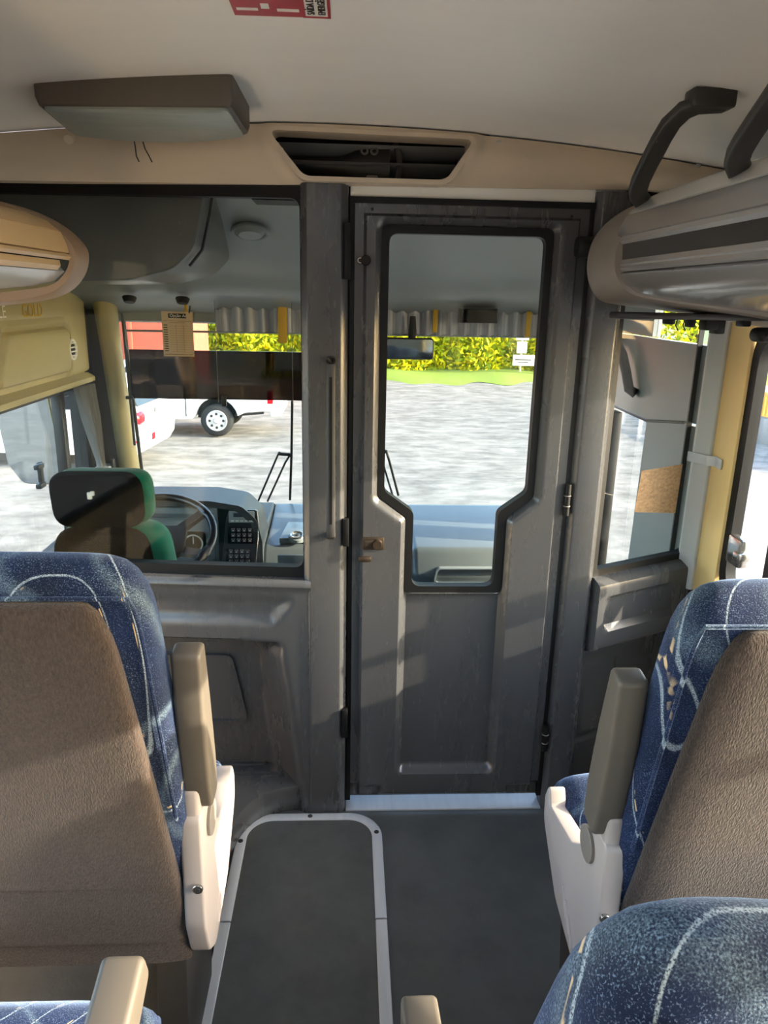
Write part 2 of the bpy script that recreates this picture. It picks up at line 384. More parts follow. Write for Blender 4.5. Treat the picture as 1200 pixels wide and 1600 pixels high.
# ================================================================== SETTING: the coach body
def build_shell():
    struct('floor', MB().box((-1.15,-5.0,FLOOR-0.06),(1.15,2.25,FLOOR)), 'floor_rubber', 'dark grey rubber floor of the coach aisle', 'floor', smooth=0)
    struct('floor_cab', MB().box((-1.15,2.25,-0.5),(1.15,3.35,-0.42)), 'floor_rubber', 'dark floor of the driver cab beyond the partition', 'floor', smooth=0)
    struct('wall_riser', MB().box((-1.15,2.2,-0.5),(1.15,2.25,FLOOR)), 'dark_grey_plastic', 'dark riser between the aisle floor and the lower cab floor', 'wall', smooth=0)
    # ceiling: curved shell with thickness
    mb = MB(); sec = []
    xs = [-1.16+2.32*i/40 for i in range(41)]
    HX0, HX1, HY0, HY1 = -0.42, 0.24, 0.15, 0.90            # unseen roof emergency hatch above the camera, added to let in daylight
    for ya_, yb_, xa_, xb_ in ((-5.0,HY0,-1.16,1.16),(HY1,1.965,-1.16,1.16),(HY0,HY1,-1.16,HX0),(HY0,HY1,HX1,1.16)):
        xs = [xa_+(xb_-xa_)*i/40 for i in range(41)]
        mb.loft([[(x,y,ceil_z(x)) for x in xs] + [(x,y,ceil_z(x)+0.05) for x in xs[::-1]] for y in (ya_,yb_)])
    struct('ceiling', mb, 'ceiling_vinyl', 'pale grey curved vinyl ceiling of the passenger saloon', 'ceiling')
    struct('roof', MB().box((-1.22,-5.1,1.99),(1.22,HY0,2.06)).box((-1.22,HY1,1.99),(1.22,3.45,2.06)).box((-1.22,HY0,1.99),(HX0,HY1,2.06)).box((HX1,HY0,1.99),(1.22,HY1,2.06)), 'white_paint', 'outer roof skin of the coach', 'roof', smooth=0)
    t = thing('window_12', 'unseen roof emergency hatch above the camera, clear panel added to let in daylight', 'hatch', (-0.09,0.5,1.95), kind='structure')
    obj('frame', MB().ring(rpoly([(HX0-0.03,HY0-0.03),(HX1+0.03,HY0-0.03),(HX1+0.03,HY1+0.03),(HX0-0.03,HY1+0.03)],0.03),rpoly([(HX0+0.01,HY0+0.01),(HX1-0.01,HY0+0.01),(HX1-0.01,HY1-0.01),(HX0+0.01,HY1-0.01)],0.03),2,1.905,2.08), 'white_paint', t)  # frame of the added roof hatch
    obj('pane', MB().box((HX0,HY0,2.066),(HX1,HY1,2.070)), 'clear_glass', t, smooth=0)  # clear pane of the added roof hatch
    struct('wall_rear', MB().box((-1.18,-5.08,-0.5),(1.18,-5.0,2.0)), 'warm_grey_plastic', 'rear wall of the saloon behind the seats', 'wall', smooth=0)
    # side walls: lower, upper, pillars, glass
    for sx, nm in ((-1,'left'),(1,'right')):
        x0, x1 = (-1.122,-1.10) if sx < 0 else (1.10,1.122)
        t = thing('wall_'+nm, ('left' if sx<0 else 'right')+' side wall of the saloon with cream lining and window openings', 'wall', (x0,0,0), kind='structure')
        obj('lower_panel', MB().box((x0,-5.0,-0.5),(x1,2.2,0.70)), 'cream_plastic', t, smooth=0)
        obj('upper_panel', MB().box((x0,-5.0,1.47),(x1,2.2,2.0)), 'cream_plastic', t, smooth=0)
        for y in (-5.0,-3.35,-1.65,0.10):
            obj('window_pillar', MB().rbox((x0,y,0.69),(x1,y+0.10,1.48),0.01), 'pillar_cream', t)
        obj('window_pillar', MB().rbox((x0,1.99,0.66),(x1,2.20,1.48),0.012), 'pillar_cream', t)
    mb = MB().prism(rpoly([(1.99,0.705),(1.99,0.66),(2.13,0.66),(2.13,1.48),(1.99,1.48),(1.99,0.82)],0.012), 0, 1.085, 1.11, bevel=0.006)
    struct('trim_1', mb, 'pillar_cream', 'cream pillar lining between the right window and the partition glass', 'trim')
    for k, (y0,y1) in enumerate(((-3.25,-1.65),(-1.55,0.10),(0.20,1.97))):
        for sx in (-1,1):
            nm = 'window_%d' % (k*2+(1 if sx<0 else 2)); x = 1.10*sx
            t = thing(nm, {(0,-1):'rearmost left saloon window',(0,1):'rearmost right saloon window',(1,-1):'middle left saloon window behind the camera',(1,1):'middle right saloon window behind the camera',(2,-1):'front left saloon window beside the brown seat',(2,1):'front right saloon window with black seal and latch'}[(k,sx)], 'window', (x,y0,0.7), kind='structure')
            o_ = rpoly([(y0,0.70),(y1+0.02,0.70),(y1+0.02,1.47),(y0,1.47)],0.09); i_ = rpoly([(y0+0.03,0.73),(y1-0.015,0.73),(y1-0.015,1.44),(y0+0.03,1.44)],0.075)
            obj('seal', MB().ring(o_, i_, 0, x-0.006*sx, x+0.024*sx), 'black_rubber', t)
            obj('pane', MB().box((x+0.012*sx-0.002,y0+0.01,0.71),(x+0.012*sx+0.002,y1,1.46)), 'clear_glass', t, smooth=0)
            if k == 2 and sx > 0:
                obj('sliding_frame', MB().box((x-0.004,1.735,0.72),(x+0.03,1.775,1.08)).box((x-0.004,0.3,1.06),(x+0.03,1.775,1.09)), 'charcoal', t, smooth=0)
                obj('latch', MB().rbox((x-0.03,1.855,0.825),(x-0.002,1.925,0.905),0.006).rbox((x-0.045,1.835,0.85),(x-0.01,1.865,0.875),0.005), 'chrome', t, label='metal sliding window latch')
build_shell()

def build_header():
    """cream panel between ceiling and partition, with the dark service opening"""
    x0, x1 = -1.10, 1.05
    zt = lambda x: ceil_z(x) - 0.004
    zb = lambda x: 1.778 + 0.018*(x+0.85)/1.5
    hole = rpoly([(-0.205,1.897),(0.305,1.889),(0.235,1.797),(-0.115,1.797)],[0.02,0.02,0.05,0.05])
    # warped grid following the ceiling line: u across, v from bottom to top
    hp = rpoly([(-0.203,1.905),(0.303,1.897),(0.238,1.797),(-0.116,1.797)],[0.015,0.015,0.04,0.04])
    nu, nv = 220, 24; mb = MB(); ids = {}
    def y_at(v): return 1.985 - 0.03*v - 0.018*math.sin(math.pi*v)
    N = (nu+1)*(nv+1); pts = []
    for i in range(nu+1):
        for j in range(nv+1):
            x = x0+(x1-x0)*i/nu; v = j/nv; z = zb(x)+(zt(x)-zb(x))*v; pts.append((x,y_at(v),z))
    X = np.array([p[0] for p in pts]); Z = np.array([p[2] for p in pts]); sd = sdpoly(X, Z, hp)
    lip = sst(sd, 0.035, 0.012)*0.012
    mb.v = [(p[0],p[1]-lip[k],p[2]) for k,p in enumerate(pts)] + [(p[0],2.03,p[2]) for p in pts]
    I = lambda i,j: i*(nv+1)+j
    kp = lambda i,j: 0<=i<nu and 0<=j<nv and (sd[I(i,j)]+sd[I(i+1,j)]+sd[I(i+1,j+1)]+sd[I(i,j+1)])/4 > 0
    for i in range(nu):
        for j in range(nv):
            if not kp(i,j): continue
            q = (I(i,j),I(i+1,j),I(i+1,j+1),I(i,j+1)); mb.f.append(q); mb.f.append(tuple(N+k for k in q[::-1]))
            for (di,dj,a,b) in ((-1,0,0,3),(1,0,1,2),(0,-1,0,1),(0,1,3,2)):
                if not kp(i+di,j+dj): mb.f.append((q[a],q[b],N+q[b],N+q[a]))
    t = thing('trim_2', 'cream header panel above the partition and door with a dark opening', 'trim', (0,2.0,1.8), kind='structure')
    obj('panel', mb, 'cream_plastic', t)
    o_ = rpoly([(-0.212,1.910),(0.312,1.901),(0.244,1.790),(-0.122,1.790)],[0.02,0.02,0.05,0.05]); i_ = rpoly([(-0.197,1.900),(0.297,1.892),(0.234,1.801),(-0.112,1.801)],[0.012,0.012,0.04,0.04])
    obj('opening_lip', MB().ring(o_, i_, 1, 1.938, 2.02), 'cream_plastic', t)
    for x,z in ((0.36,1.888),(0.86,1.852),(-0.52,1.868)):
        obj('screw', MB().cyl((x,1.958,z),(0,-1,0.1),0.007,0.006,12), 'chrome', t)
    # inside the opening: dark service cavity with a shaped duct moulding
    c = thing('service_cavity', 'dark cavity with moulded duct behind the header opening', 'duct', (0.05,2.04,1.8))
    obj('housing', MB().box((-0.24,2.13,1.76),(0.34,2.14,1.93)).box((-0.24,2.03,1.925),(0.34,2.14,1.935)).box((-0.24,2.03,1.755),(0.34,2.14,1.765)).box((-0.25,2.03,1.755),(-0.24,2.14,1.935)).box((0.34,2.03,1.755),(0.35,2.14,1.935)), 'black_rubber', c, smooth=0)
    mb = MB(); secs = []
    for k in range(15):
        t_ = k/14; x = -0.19+0.29*t_; hh = 0.022+0.035*sst(np.float64(t_),0.5,0.85); zc = 1.848 - 0.004*math.sin(t_*3)
        secs.append([(x, 2.09-0.045*max(0,math.cos(a))*(0.6+0.4*t_), zc+hh*math.sin(a)) for a in [math.pi*2*j/16 for j in range(16)]])
    mb.loft(secs); obj('duct', mb, 'charcoal', c)
    obj('duct_flange', MB().tube([(0.105+0.02*math.cos(a), 2.055, 1.85+0.05*math.sin(a)) for a in [R(-80+160*k/12) for k in range(13)]], 0.008, 8), 'wheel_hub', c)
    for x in (0.035,0.06): obj('connector', MB().torus((x,2.05,1.879),(0,-1,0.3),0.008,0.003,16,6), 'warm_grey_plastic', c)
    obj('clip', MB().rbox((0.04,2.04,1.808),(0.07,2.06,1.822),0.004), 'warm_grey_plastic', c)
    struct('trim_3', MB().rbox((0.0,1.992,1.764),(0.622,2.02,1.800),0.003), 'white_paint', 'white painted door head strip above the saloon door', 'trim')
build_header()

def build_partition_left():
    # the left half leans slightly towards the windscreen at its outer end
    yoff = lambda x: 2.0 + 0.07*max(0.0, -0.12-x)
    t = thing('window_7', 'large fixed glass of the partition in front of the driver seat', 'window', (-0.6,2.03,0.74), kind='structure')
    O = [(-1.10,0.742),(-0.105,0.742),(-0.105,1.79),(-1.10,1.79)]; I = [(-1.065,0.775),(-0.127,0.775),(-0.127,1.757),(-1.065,1.757)]
    mb = MB().ring(rpoly(O,0.02), rpoly(I,0.028), 1, -0.012, 0.02); mb.v = [(p[0],p[1]+yoff(p[0]),p[2]) for p in mb.v]
    obj('seal', mb, 'black_rubber', t)
    mb = MB().box((-1.09,0.004,0.75),(-0.115,0.009,1.78)); mb.v = [(p[0],p[1]+yoff(p[0]),p[2]) for p in mb.v]
    obj('pane', mb, 'partition_glass', t, smooth=0)
    # lower moulded panel with a deep foot recess
    recess = rpoly([(-1.2,0.548),(-0.190,0.548),(-0.128,0.06),(-0.128,-0.2),(-1.2,-0.2)],0.03)
    shelf = rpoly([(-1.2,0.690),(-0.150,0.690),(-0.215,0.607),(-1.2,0.607)],0.02)
    def h(U,Z):
        d = sdpoly(U,Z,recess); out = 0.035 - 0.0*U
        wd = 0.012 + 0.095*sst(Z,0.60,0.48)                         # wide sloping flank on the right, tight at the top
        right = np.clip((U+0.32)/0.06,0,1)
        wdd = 0.02*(1-right)+wd*right
        out = out - 0.13*sst(-d,-0.006,wdd*1.1)
        s = sdpoly(U,Z,shelf); out = out - 0.013*sst(-s,-0.016,0.032)
        out = out + 0.012*sst(Z,0.715,0.735)*0
        lip = np.exp(-((Z-0.728)/0.012)**2)*0.010; out = out + lip
        return out
    w_ = thing('wall_front', 'dark grey moulded lower partition panel with foot recess', 'wall', (-0.6,2.0,0.3), kind='structure')
    obj('moulding', relief(-1.10,-0.105,FLOOR,0.745,0.0065,h,lambda u,z,hh:(u,yoff(u)-hh,z),back=lambda u,z: 0.135 if z < 0.58 else 0.012), 'grey_plastic', w_)
    obj('embossed_panel', MB().ring(rpoly([(-0.95,0.44),(-0.36,0.44),(-0.315,0.20),(-0.95,0.20)],0.03), rpoly([(-0.94,0.432),(-0.367,0.432),(-0.328,0.208),(-0.94,0.208)],0.025), 1, 2.100, 2.135), 'grey_plastic', w_)
    # post beside the door with its grab handle
    p = thing('post_door_jamb', 'dark grey full-height post left of the saloon door', 'post', (-0.06,1.99,FLOOR), kind='structure')
    obj('jamb', MB().prism(rpoly([(-0.125,2.03),(-0.125,1.975),(-0.108,1.962),(-0.022,1.962),(-0.004,1.98),(-0.004,2.03)],0.008,3), 2, FLOOR-0.0, 1.79), 'grey_plastic', p)
    for z0,z1 in ((1.565,1.70),(0.85,0.93),(0.235,0.33)):
        obj('strike_plate', MB().rbox((-0.014,1.957,z0),(0.002,2.0,z1),0.002), 'black_rubber', p)
    obj('door_gap_seal', MB().box((-0.004,2.0,FLOOR+0.02),(0.012,2.03,1.79)), 'black_rubber', p, smooth=0)
    g = thing('grab_handle', 'slim dark vertical grab handle on the post left of the door', 'handle', (-0.047,1.95,0.89))
    yb = 1.918
    path = [(-0.047,1.964,0.885),(-0.047,1.94,0.886),(-0.047,yb+0.006,0.896),(-0.047,yb,0.915)]+[(-0.047,yb,0.93+0.40*k/6) for k in range(7)]+[(-0.047,yb+0.006,1.352),(-0.047,1.94,1.364),(-0.047,1.964,1.365)]
    obj('bar', MB().tube(path,0.01,10,flat=(0.012,0.009,(0,0.7,0.7))), 'dark_grey_plastic', g)
    obj('grip_strip', MB().box((-0.0505,yb-0.0105,0.93),(-0.0435,yb-0.006,1.325)), 'black_rubber', g, smooth=0)
build_partition_left()

def build_door():
    t = thing('door_1', 'dark grey moulded saloon door with a tall stepped window', 'door', (0.31,2.0,FLOOR), kind='structure')
    x0,x1,z0,z1 = 0.012,0.608,0.0,1.748
    rec = rpoly([(0.078,1.705),(0.524,1.705),(0.524,0.985),(0.452,0.925),(0.452,0.108),(0.160,0.108),(0.160,0.925),(0.078,0.985)],0.022)
    hole = rpoly([(0.085,1.695),(0.517,1.695),(0.517,0.995),(0.444,0.935),(0.444,0.702),(0.168,0.702),(0.168,0.935),(0.085,0.995)],0.022)
    def h(U,Z):
        d = sdpoly(U,Z,rec); out = 0.034 - 0.028*sst(-d,-0.012,0.010)
        out = out*1.0
        edge = np.minimum(np.minimum(U-x0,x1-U),np.minimum(Z-z0+0.02,z1-Z)); out = out - 0.014*sst(-edge,-0.030,-0.022)
        kick = (sdpoly(U,Z,rpoly([(0.0,0.052),(0.108,0.052),(0.108,0.022),(0.505,0.022),(0.505,0.052),(0.65,0.052),(0.65,-0.05),(0.0,-0.05)],0.006)))
        out = out - 0.018*sst(-kick,-0.004,0.006)
        led = np.exp(-((Z-0.70)/0.008)**2)*sst(-d,0.0,0.02)*0.012
        return out+led
    obj('leaf', relief(x0,x1,z0,z1,0.0075,h,lambda u,z,hh:(u,2.0-hh,z),back=0.012,hole=hole), 'grey_plastic', t)
    I = rpoly([(0.100,1.680),(0.503,1.680),(0.503,1.005),(0.424,0.945),(0.424,0.720),(0.184,0.720),(0.184,0.945),(0.100,1.005)],[0.025,0.025,0.03,0.03,0.03,0.03,0.03,0.03])
    O = rpoly([(0.080,1.700),(0.522,1.700),(0.522,0.990),(0.449,0.930),(0.449,0.698),(0.163,0.698),(0.163,0.930),(0.080,0.990)],0.022)
    obj('window_seal', MB().ring(O,I,1,1.984,2.016), 'black_rubber', t)
    obj('pane', MB().prism([(q[0],q[1]) for q in O],1,1.998,2.003), 'partition_glass', t, smooth=0)
    obj('frame_edge', MB().box((0.0,1.985,z0),(0.012,2.012,z1+0.012)).box((0.608,1.985,z0),(0.622,2.012,z1+0.012)).box((0.0,1.98,z1),(0.622,2.012,z1+0.016)), 'black_rubber', t, smooth=0)
    # lock, latch, bolt, hinges
    lk = obj('lock_handle', MB().cyl((0.082,1.972,0.858),(0,-1,0),0.014,0.026,20).rbox((0.045,1.950,0.848),(0.078,1.962,0.870),0.005), 'brass_worn', t, label='worn brass door lock knob')
    obj('lock_escutcheon', MB().rbox((0.040,1.962,0.838),(0.102,1.969,0.876),0.006), 'brass_worn', lk)
    obj('latch', MB().rbox((0.028,1.955,0.803),(0.066,1.968,0.820),0.005), 'brass_worn', t, label='small worn brass latch')
    b = obj('bolt', MB().cyl((0.040,1.97,1.612),(0,-1,0),0.013,0.02,18), 'black_gloss', t, label='small round black bolt')
    obj('bolt_ring', MB().torus((0.026,1.962,1.612),(0,-1,0),0.006,0.002,14,6), 'chrome', b)
    for z in (0.987,0.221):
        hg = obj('hinge', MB().tube([(0.615,1.972,z-0.045),(0.615,1.972,z+0.045)],0.009,12), 'black_rubber', t)
        for k in (-0.018,0.012): obj('hinge_joint', MB().torus((0.615,1.972,z+k),(0,0,1),0.009,0.0015,14,5), 'warm_grey_plastic', hg)
    for x,z in ((0.055,1.735),(0.562,1.73)): obj('screw', MB().cyl((x,1.982,z),(0,-1,0),0.004,0.004,10), 'black_rubber', t)
    s = tag(obj('door_stop', MB().cyl((0.57,1.945,1.655),0,0.026,0.055,20), 'black_rubber'), 'short round black rubber door stop beside the right rack', 'door stop')
build_door()

struct('added_daylight_strip', MB().rbox((-0.002,1.972,FLOOR-0.002),(0.622,2.13,FLOOR+0.006),0.002), 'aluminium', 'added pale metal strip standing in for daylight on the floor under the saloon door', 'trim')  # strip added to imitate the daylight spilling under the door

def build_partition_right():
    p = thing('post_hinge_jamb', 'grey full-height post right of the saloon door carrying its hinges', 'post', (0.67,1.99,FLOOR), kind='structure')
    obj('jamb', MB().prism(rpoly([(0.622,2.03),(0.622,1.985),(0.636,1.968),(0.700,1.968),(0.716,1.985),(0.716,2.03)],0.008,3),2,FLOOR,1.79), 'grey_plastic', p)
    # angled wing of the partition, from the post to the side wall
    A = Vector((0.712,1.995,0)); B = Vector((1.10,2.185,0)); d = (B-A); Ln = d.length; d.normalize(); nrm = Vector((d.y,-d.x,0))
    pl = lambda u,z,h: tuple(A + d*u + nrm*h + Vector((0,0,z)))
    def trim_top(u): return 0.755
    w_ = thing('wall_wing', 'dark grey moulded lower partition panel right of the door', 'wall', (0.9,2.1,0.3), kind='structure')
    ins = rpoly([(0.03,0.690),(0.30,0.690),(0.36,0.585),(0.03,0.585)],0.02); rec = rpoly([(-0.05,0.51),(0.50,0.51),(0.50,-0.2),(-0.05,-0.2)],0.03)
    emb = rpoly([(0.04,0.44),(0.19,0.44),(0.19,0.17),(0.04,0.17)],0.02)
    def h(U,Z):
        out = 0.045*np.ones_like(U)
        out = out - 0.016*sst(-sdpoly(U,Z,ins),-0.006,0.010)
        out = out - 0.075*sst(-sdpoly(U,Z,rec),-0.02,0.02)
        s = sdpoly(U,Z,emb); out = out - 0.006*np.exp(-(s/0.006)**2)
        out = out - 0.03*sst(Z,0.72,0.75)**2 - 0.04*sst(U,Ln-0.05,Ln)
        return out
    obj('moulding', relief(0.0,Ln,FLOOR,0.748,0.009,h,pl,back=0.05), 'grey_plastic', w_)
    g = thing('window_8', 'fixed glass of the angled partition wing beside the right pillar', 'window', (0.9,2.1,0.75), kind='structure')
    def warp(mb):
        mb.v = [pl(p[0],p[2],-p[1]) for p in mb.v]; return mb
    O = [(0.0,0.742),(Ln,0.742),(Ln,1.80),(0.0,1.80)]; I = [(0.016,0.768),(Ln-0.012,0.768),(Ln-0.012,1.78),(0.016,1.78)]
    obj('seal', warp(MB().ring(rpoly(O,[0.01,0.05,0.02,0.01]),rpoly(I,[0.01,0.05,0.02,0.01]),1,-0.008,0.02)), 'black_rubber', g)
    obj('pane', warp(MB().box((0.01,0.004,0.75),(Ln-0.01,0.009,1.79))), 'partition_glass', g, smooth=0)
    # grey upright moulding next to the cream pillar with its metal strap
    u = thing('trim_4', 'grey upright edge moulding where the partition glass meets the pillar', 'trim', (1.08,2.14,0.7), kind='structure')
    for z0,z1 in ((0.66,1.075),(1.085,1.62)):
        obj('moulding_section', MB().prism(rpoly([(1.045,2.150),(1.075,2.105),(1.098,2.115),(1.105,2.19),(1.06,2.19)],0.01,3),2,z0,z1), 'pale_grey', u)
    s = thing('pillar_strap', 'small bent metal strap across the cream pillar by the partition', 'strap', (1.08,2.1,1.08))
    obj('band', MB().loft([[(a[0],a[1],z) for z in (1.062,1.092)]+[(a[0]+n_[0]*0.004,a[1]+n_[1]*0.004,z) for z in (1.092,1.062)] for a,n_ in (((1.038,2.165),(-1,-0.3)),((1.066,2.098),(-1,-0.4)),((1.085,2.088),(-0.7,-0.7)),((1.082,2.04),(-1,0)))]), 'aluminium', s, smooth=0)
    # amber sheet standing in for a reflection in the wing glass
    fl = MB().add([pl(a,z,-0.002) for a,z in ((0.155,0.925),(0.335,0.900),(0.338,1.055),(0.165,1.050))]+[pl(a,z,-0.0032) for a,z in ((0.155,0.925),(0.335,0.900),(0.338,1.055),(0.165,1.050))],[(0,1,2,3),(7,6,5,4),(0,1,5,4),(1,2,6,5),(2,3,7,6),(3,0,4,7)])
    tag(obj('glass_reflection', fl, 'reflection_amber', smooth=0), 'mottled amber sheet standing in for a reflection in the right partition glass', 'sheet')
build_partition_right()

def build_platform():
    t = thing('seat_platform', 'low grey platform with ribbed step under the left seats', 'platform', (-0.7,1.5,FLOOR), kind='structure')
    edge = [(-0.125,2.02),(-0.125,1.985),(-0.165,1.978),(-0.205,1.968),(-0.235,1.955),(-0.26,1.938),(-0.28,1.918),(-0.298,1.892),(-0.312,1.862),(-0.322,1.83),(-0.330,1.79),(-0.345,1.72),(-0.352,1.2),(-0.352,-5.0),(-1.10,-5.0),(-1.10,2.14),(-0.125,2.14)]
    obj('deck', MB().prism(edge,2,FLOOR,0.05,bevel=0.008), 'grey_plastic', t)
    for (xa,xb,y) in ((-0.55,-0.262,2.100),(-0.55,-0.212,2.036)):
        obj('step_rib', MB().ring(rpoly([(xa,y-0.013),(xb,y-0.013),(xb,y+0.013),(xa,y+0.013)],0.012),rpoly([(xa+0.006,y-0.008),(xb-0.006,y-0.008),(xb-0.006,y+0.008),(xa+0.006,y+0.008)],0.007),2,0.049,0.055), 'grey_plastic', t)
    obj('edge_strip', MB().box((-0.362,-5.0,0.045),(-0.345,1.70,0.056)), 'brown_trim', t, smooth=0)
    obj('edge_clip', MB().ring(rpoly([(-0.352,1.805),(-0.338,1.805),(-0.338,1.835),(-0.352,1.835)],0.003),rpoly([(-0.349,1.809),(-0.341,1.809),(-0.341,1.831),(-0.349,1.831)],0.002),2,0.049,0.054), 'charcoal', t)
    # deck covering under the seats
    struct('floor_platform_cover', MB().box((-1.10,-4.9,0.05),(-0.365,1.66,0.053)), 'floor_rubber', 'dark rubber covering on the platform under the left seats', 'floor', smooth=0)
build_platform()

def build_hatch():
    t = thing('floor_hatch', 'rectangular floor hatch in the aisle framed in worn aluminium', 'hatch', (-0.11,1.4,FLOOR))
    x0,x1,y0,y1,wd = -0.326,0.108,0.55,1.955,0.030
    obj('hatch_panel', MB().prism(rpoly([(x0+0.01,y0+0.01),(x1-0.01,y0+0.01),(x1-0.01,y1-0.01),(x0+0.01,y1-0.01)],[0.02,0.02,0.10,0.10],8),2,FLOOR,FLOOR+0.005), 'hatch_rubber', t)
    zf, zt = FLOOR, FLOOR+0.009
    ys = 1.545
    # front loop, then the straight side strips, butt-jointed
    n = 12; out = [(x0,ys)]; inn = [(x0+wd,ys)]
    for (cx,cy,a0) in ((x0+0.105,y1-0.105,180),(x1-0.105,y1-0.105,90)):
        for k in range(n+1):
            a = R(a0-90*k/n); out.append((cx+0.105*math.cos(a),cy+0.105*math.sin(a))); inn.append((cx+0.075*math.cos(a),cy+0.075*math.sin(a)))
    out.append((x1,ys)); inn.append((x1-wd,ys)); mb = MB()
    mb.loft([[(o[0],o[1],zf),(o[0],o[1],zt-0.002),((o[0]*0.85+i[0]*0.15),(o[1]*0.85+i[1]*0.15),zt),((o[0]*0.15+i[0]*0.85),(o[1]*0.15+i[1]*0.85),zt),(i[0],i[1],zt-0.002),(i[0],i[1],zf)] for o,i in zip(out,inn)])
    obj('frame_strip', mb, 'aluminium', t)
    for xa in (x0,x1-wd): obj('frame_strip', MB().rbox((xa,y0,zf),(xa+wd,ys-0.004,zt),0.002,1), 'aluminium', t)
    for x,y in ((-0.112,1.940),(x0+0.014,1.835),(x1-0.016,1.865),(x0+0.015,1.2),(x1-0.015,1.2)):
        s = obj('screw', MB().cyl((x,y,zt-0.001),2,0.0075,0.003,12), 'charcoal', t)
build_hatch()

def build_ceiling_lamp():
    t = thing('ceiling_lamp', 'rectangular ceiling lamp with grey rim and pale dusty diffuser', 'lamp', (-0.4,1.6,1.84))
    top = [(-0.605,1.600),(-0.222,1.560),(-0.222,1.815),(-0.32,1.880),(-0.43,1.912),(-0.54,1.905),(-0.635,1.865)]
    top = rpoly(top,[0.012,0.012,0.02,0.1,0.1,0.1,0.02],3)
    c = Vector((-0.42,1.73))
    low = [tuple(c+(Vector(q)-c)*0.975) for q in top]; low2 = [tuple(c+(Vector(q)-c)*0.955) for q in top]
    obj('housing', MB().loft([[(q[0],q[1],ceil_z(q[0])+0.005) for q in top],[(q[0],q[1],1.880) for q in top],[(q[0],q[1],1.866) for q in low],[(q[0],q[1],1.864) for q in low2]]), 'lamp_body', t)
    d1 = [tuple(c+(Vector(q)-c)*0.93) for q in top]; d2 = [tuple(c+(Vector(q)-c)*0.88) for q in top]
    obj('diffuser', MB().loft([[(q[0],q[1],1.867) for q in d1],[(q[0],q[1],1.860) for q in d1],[(q[0],q[1],1.856) for q in d2]]), 'lamp_diffuser', t)
    for dx,ex in ((0,0.000),(0.018,0.012)):
        obj('wire', MB().tube([(-0.50+dx,1.895,1.868),(-0.50+dx+ex*0.3,1.905,1.845),(-0.502+dx+ex,1.915,1.83),(-0.497+dx+ex,1.918,1.818)],0.0016,6), 'charcoal', t)
    k = tag(obj('ceiling_fixing', MB().cyl((-0.655,1.925,1.868),(0,-0.8,-0.6),0.012,0.012,14), 'cream_plastic'), 'small round cream fixing beside the ceiling lamp', 'fixing')
build_ceiling_lamp()

def build_sticker():
    z = lambda x: ceil_z(x)-0.0006
    t = thing('emergency_exit_sticker', 'red and white emergency exit sticker on the ceiling', 'sticker', (-0.09,1.1,1.915))
    def sheet(x0,x1,y0,y1,h):
        x0,x1,y0,y1 = x0*1.05,x1*1.05,y0+0.052,y1+0.052
        return MB().add([(x,y,ceil_z(x)-h-e) for e in (0,0.0006) for x,y in ((x0,y0),(x1,y0),(x1,y1),(x0,y1))],[(0,1,2,3),(7,6,5,4),(0,1,5,4),(1,2,6,5),(2,3,7,6),(3,0,4,7)])
    obj('backing', sheet(-0.168,-0.028,0.98,1.205,0.0003), 'sticker_white', t, smooth=0)
    obj('red_field', sheet(-0.163,-0.066,0.985,1.200,0.0011), 'sticker_red', t, smooth=0)
    obj('red_border', MB().add(*(lambda m:(m.v,m.f))(sheet(-0.068,-0.029,1.1965,1.202,0.0011))).add(*(lambda m:(m.v,m.f))(sheet(-0.033,-0.029,0.985,1.2,0.0011))).add(*(lambda m:(m.v,m.f))(sheet(-0.068,-0.064,0.985,1.2,0.0011))), 'sticker_red', t, smooth=0)
    for (xa,xb,ya,yb) in ((-0.157,-0.128,1.168,1.177),(-0.123,-0.112,1.150,1.169),(-0.102,-0.072,1.168,1.178),(-0.157,-0.128,1.115,1.124),(-0.102,-0.072,1.112,1.122)):
        obj('white_bar', sheet(xa,xb,ya,yb,0.0019), 'sticker_white', t, smooth=0)
    # lettering reads from the front of the coach backwards
    for body, x in (('SAÍDA DE',-0.051),('EMERGÊNCIA',-0.036)):
        x *= 1.05; M = frame_M((x,1.240,ceil_z(x)-0.0016),(0,-1,0),(-1,0,0))
        obj('lettering', text_mb(body,0.0155,M), 'ink', t, smooth=0)
build_sticker()

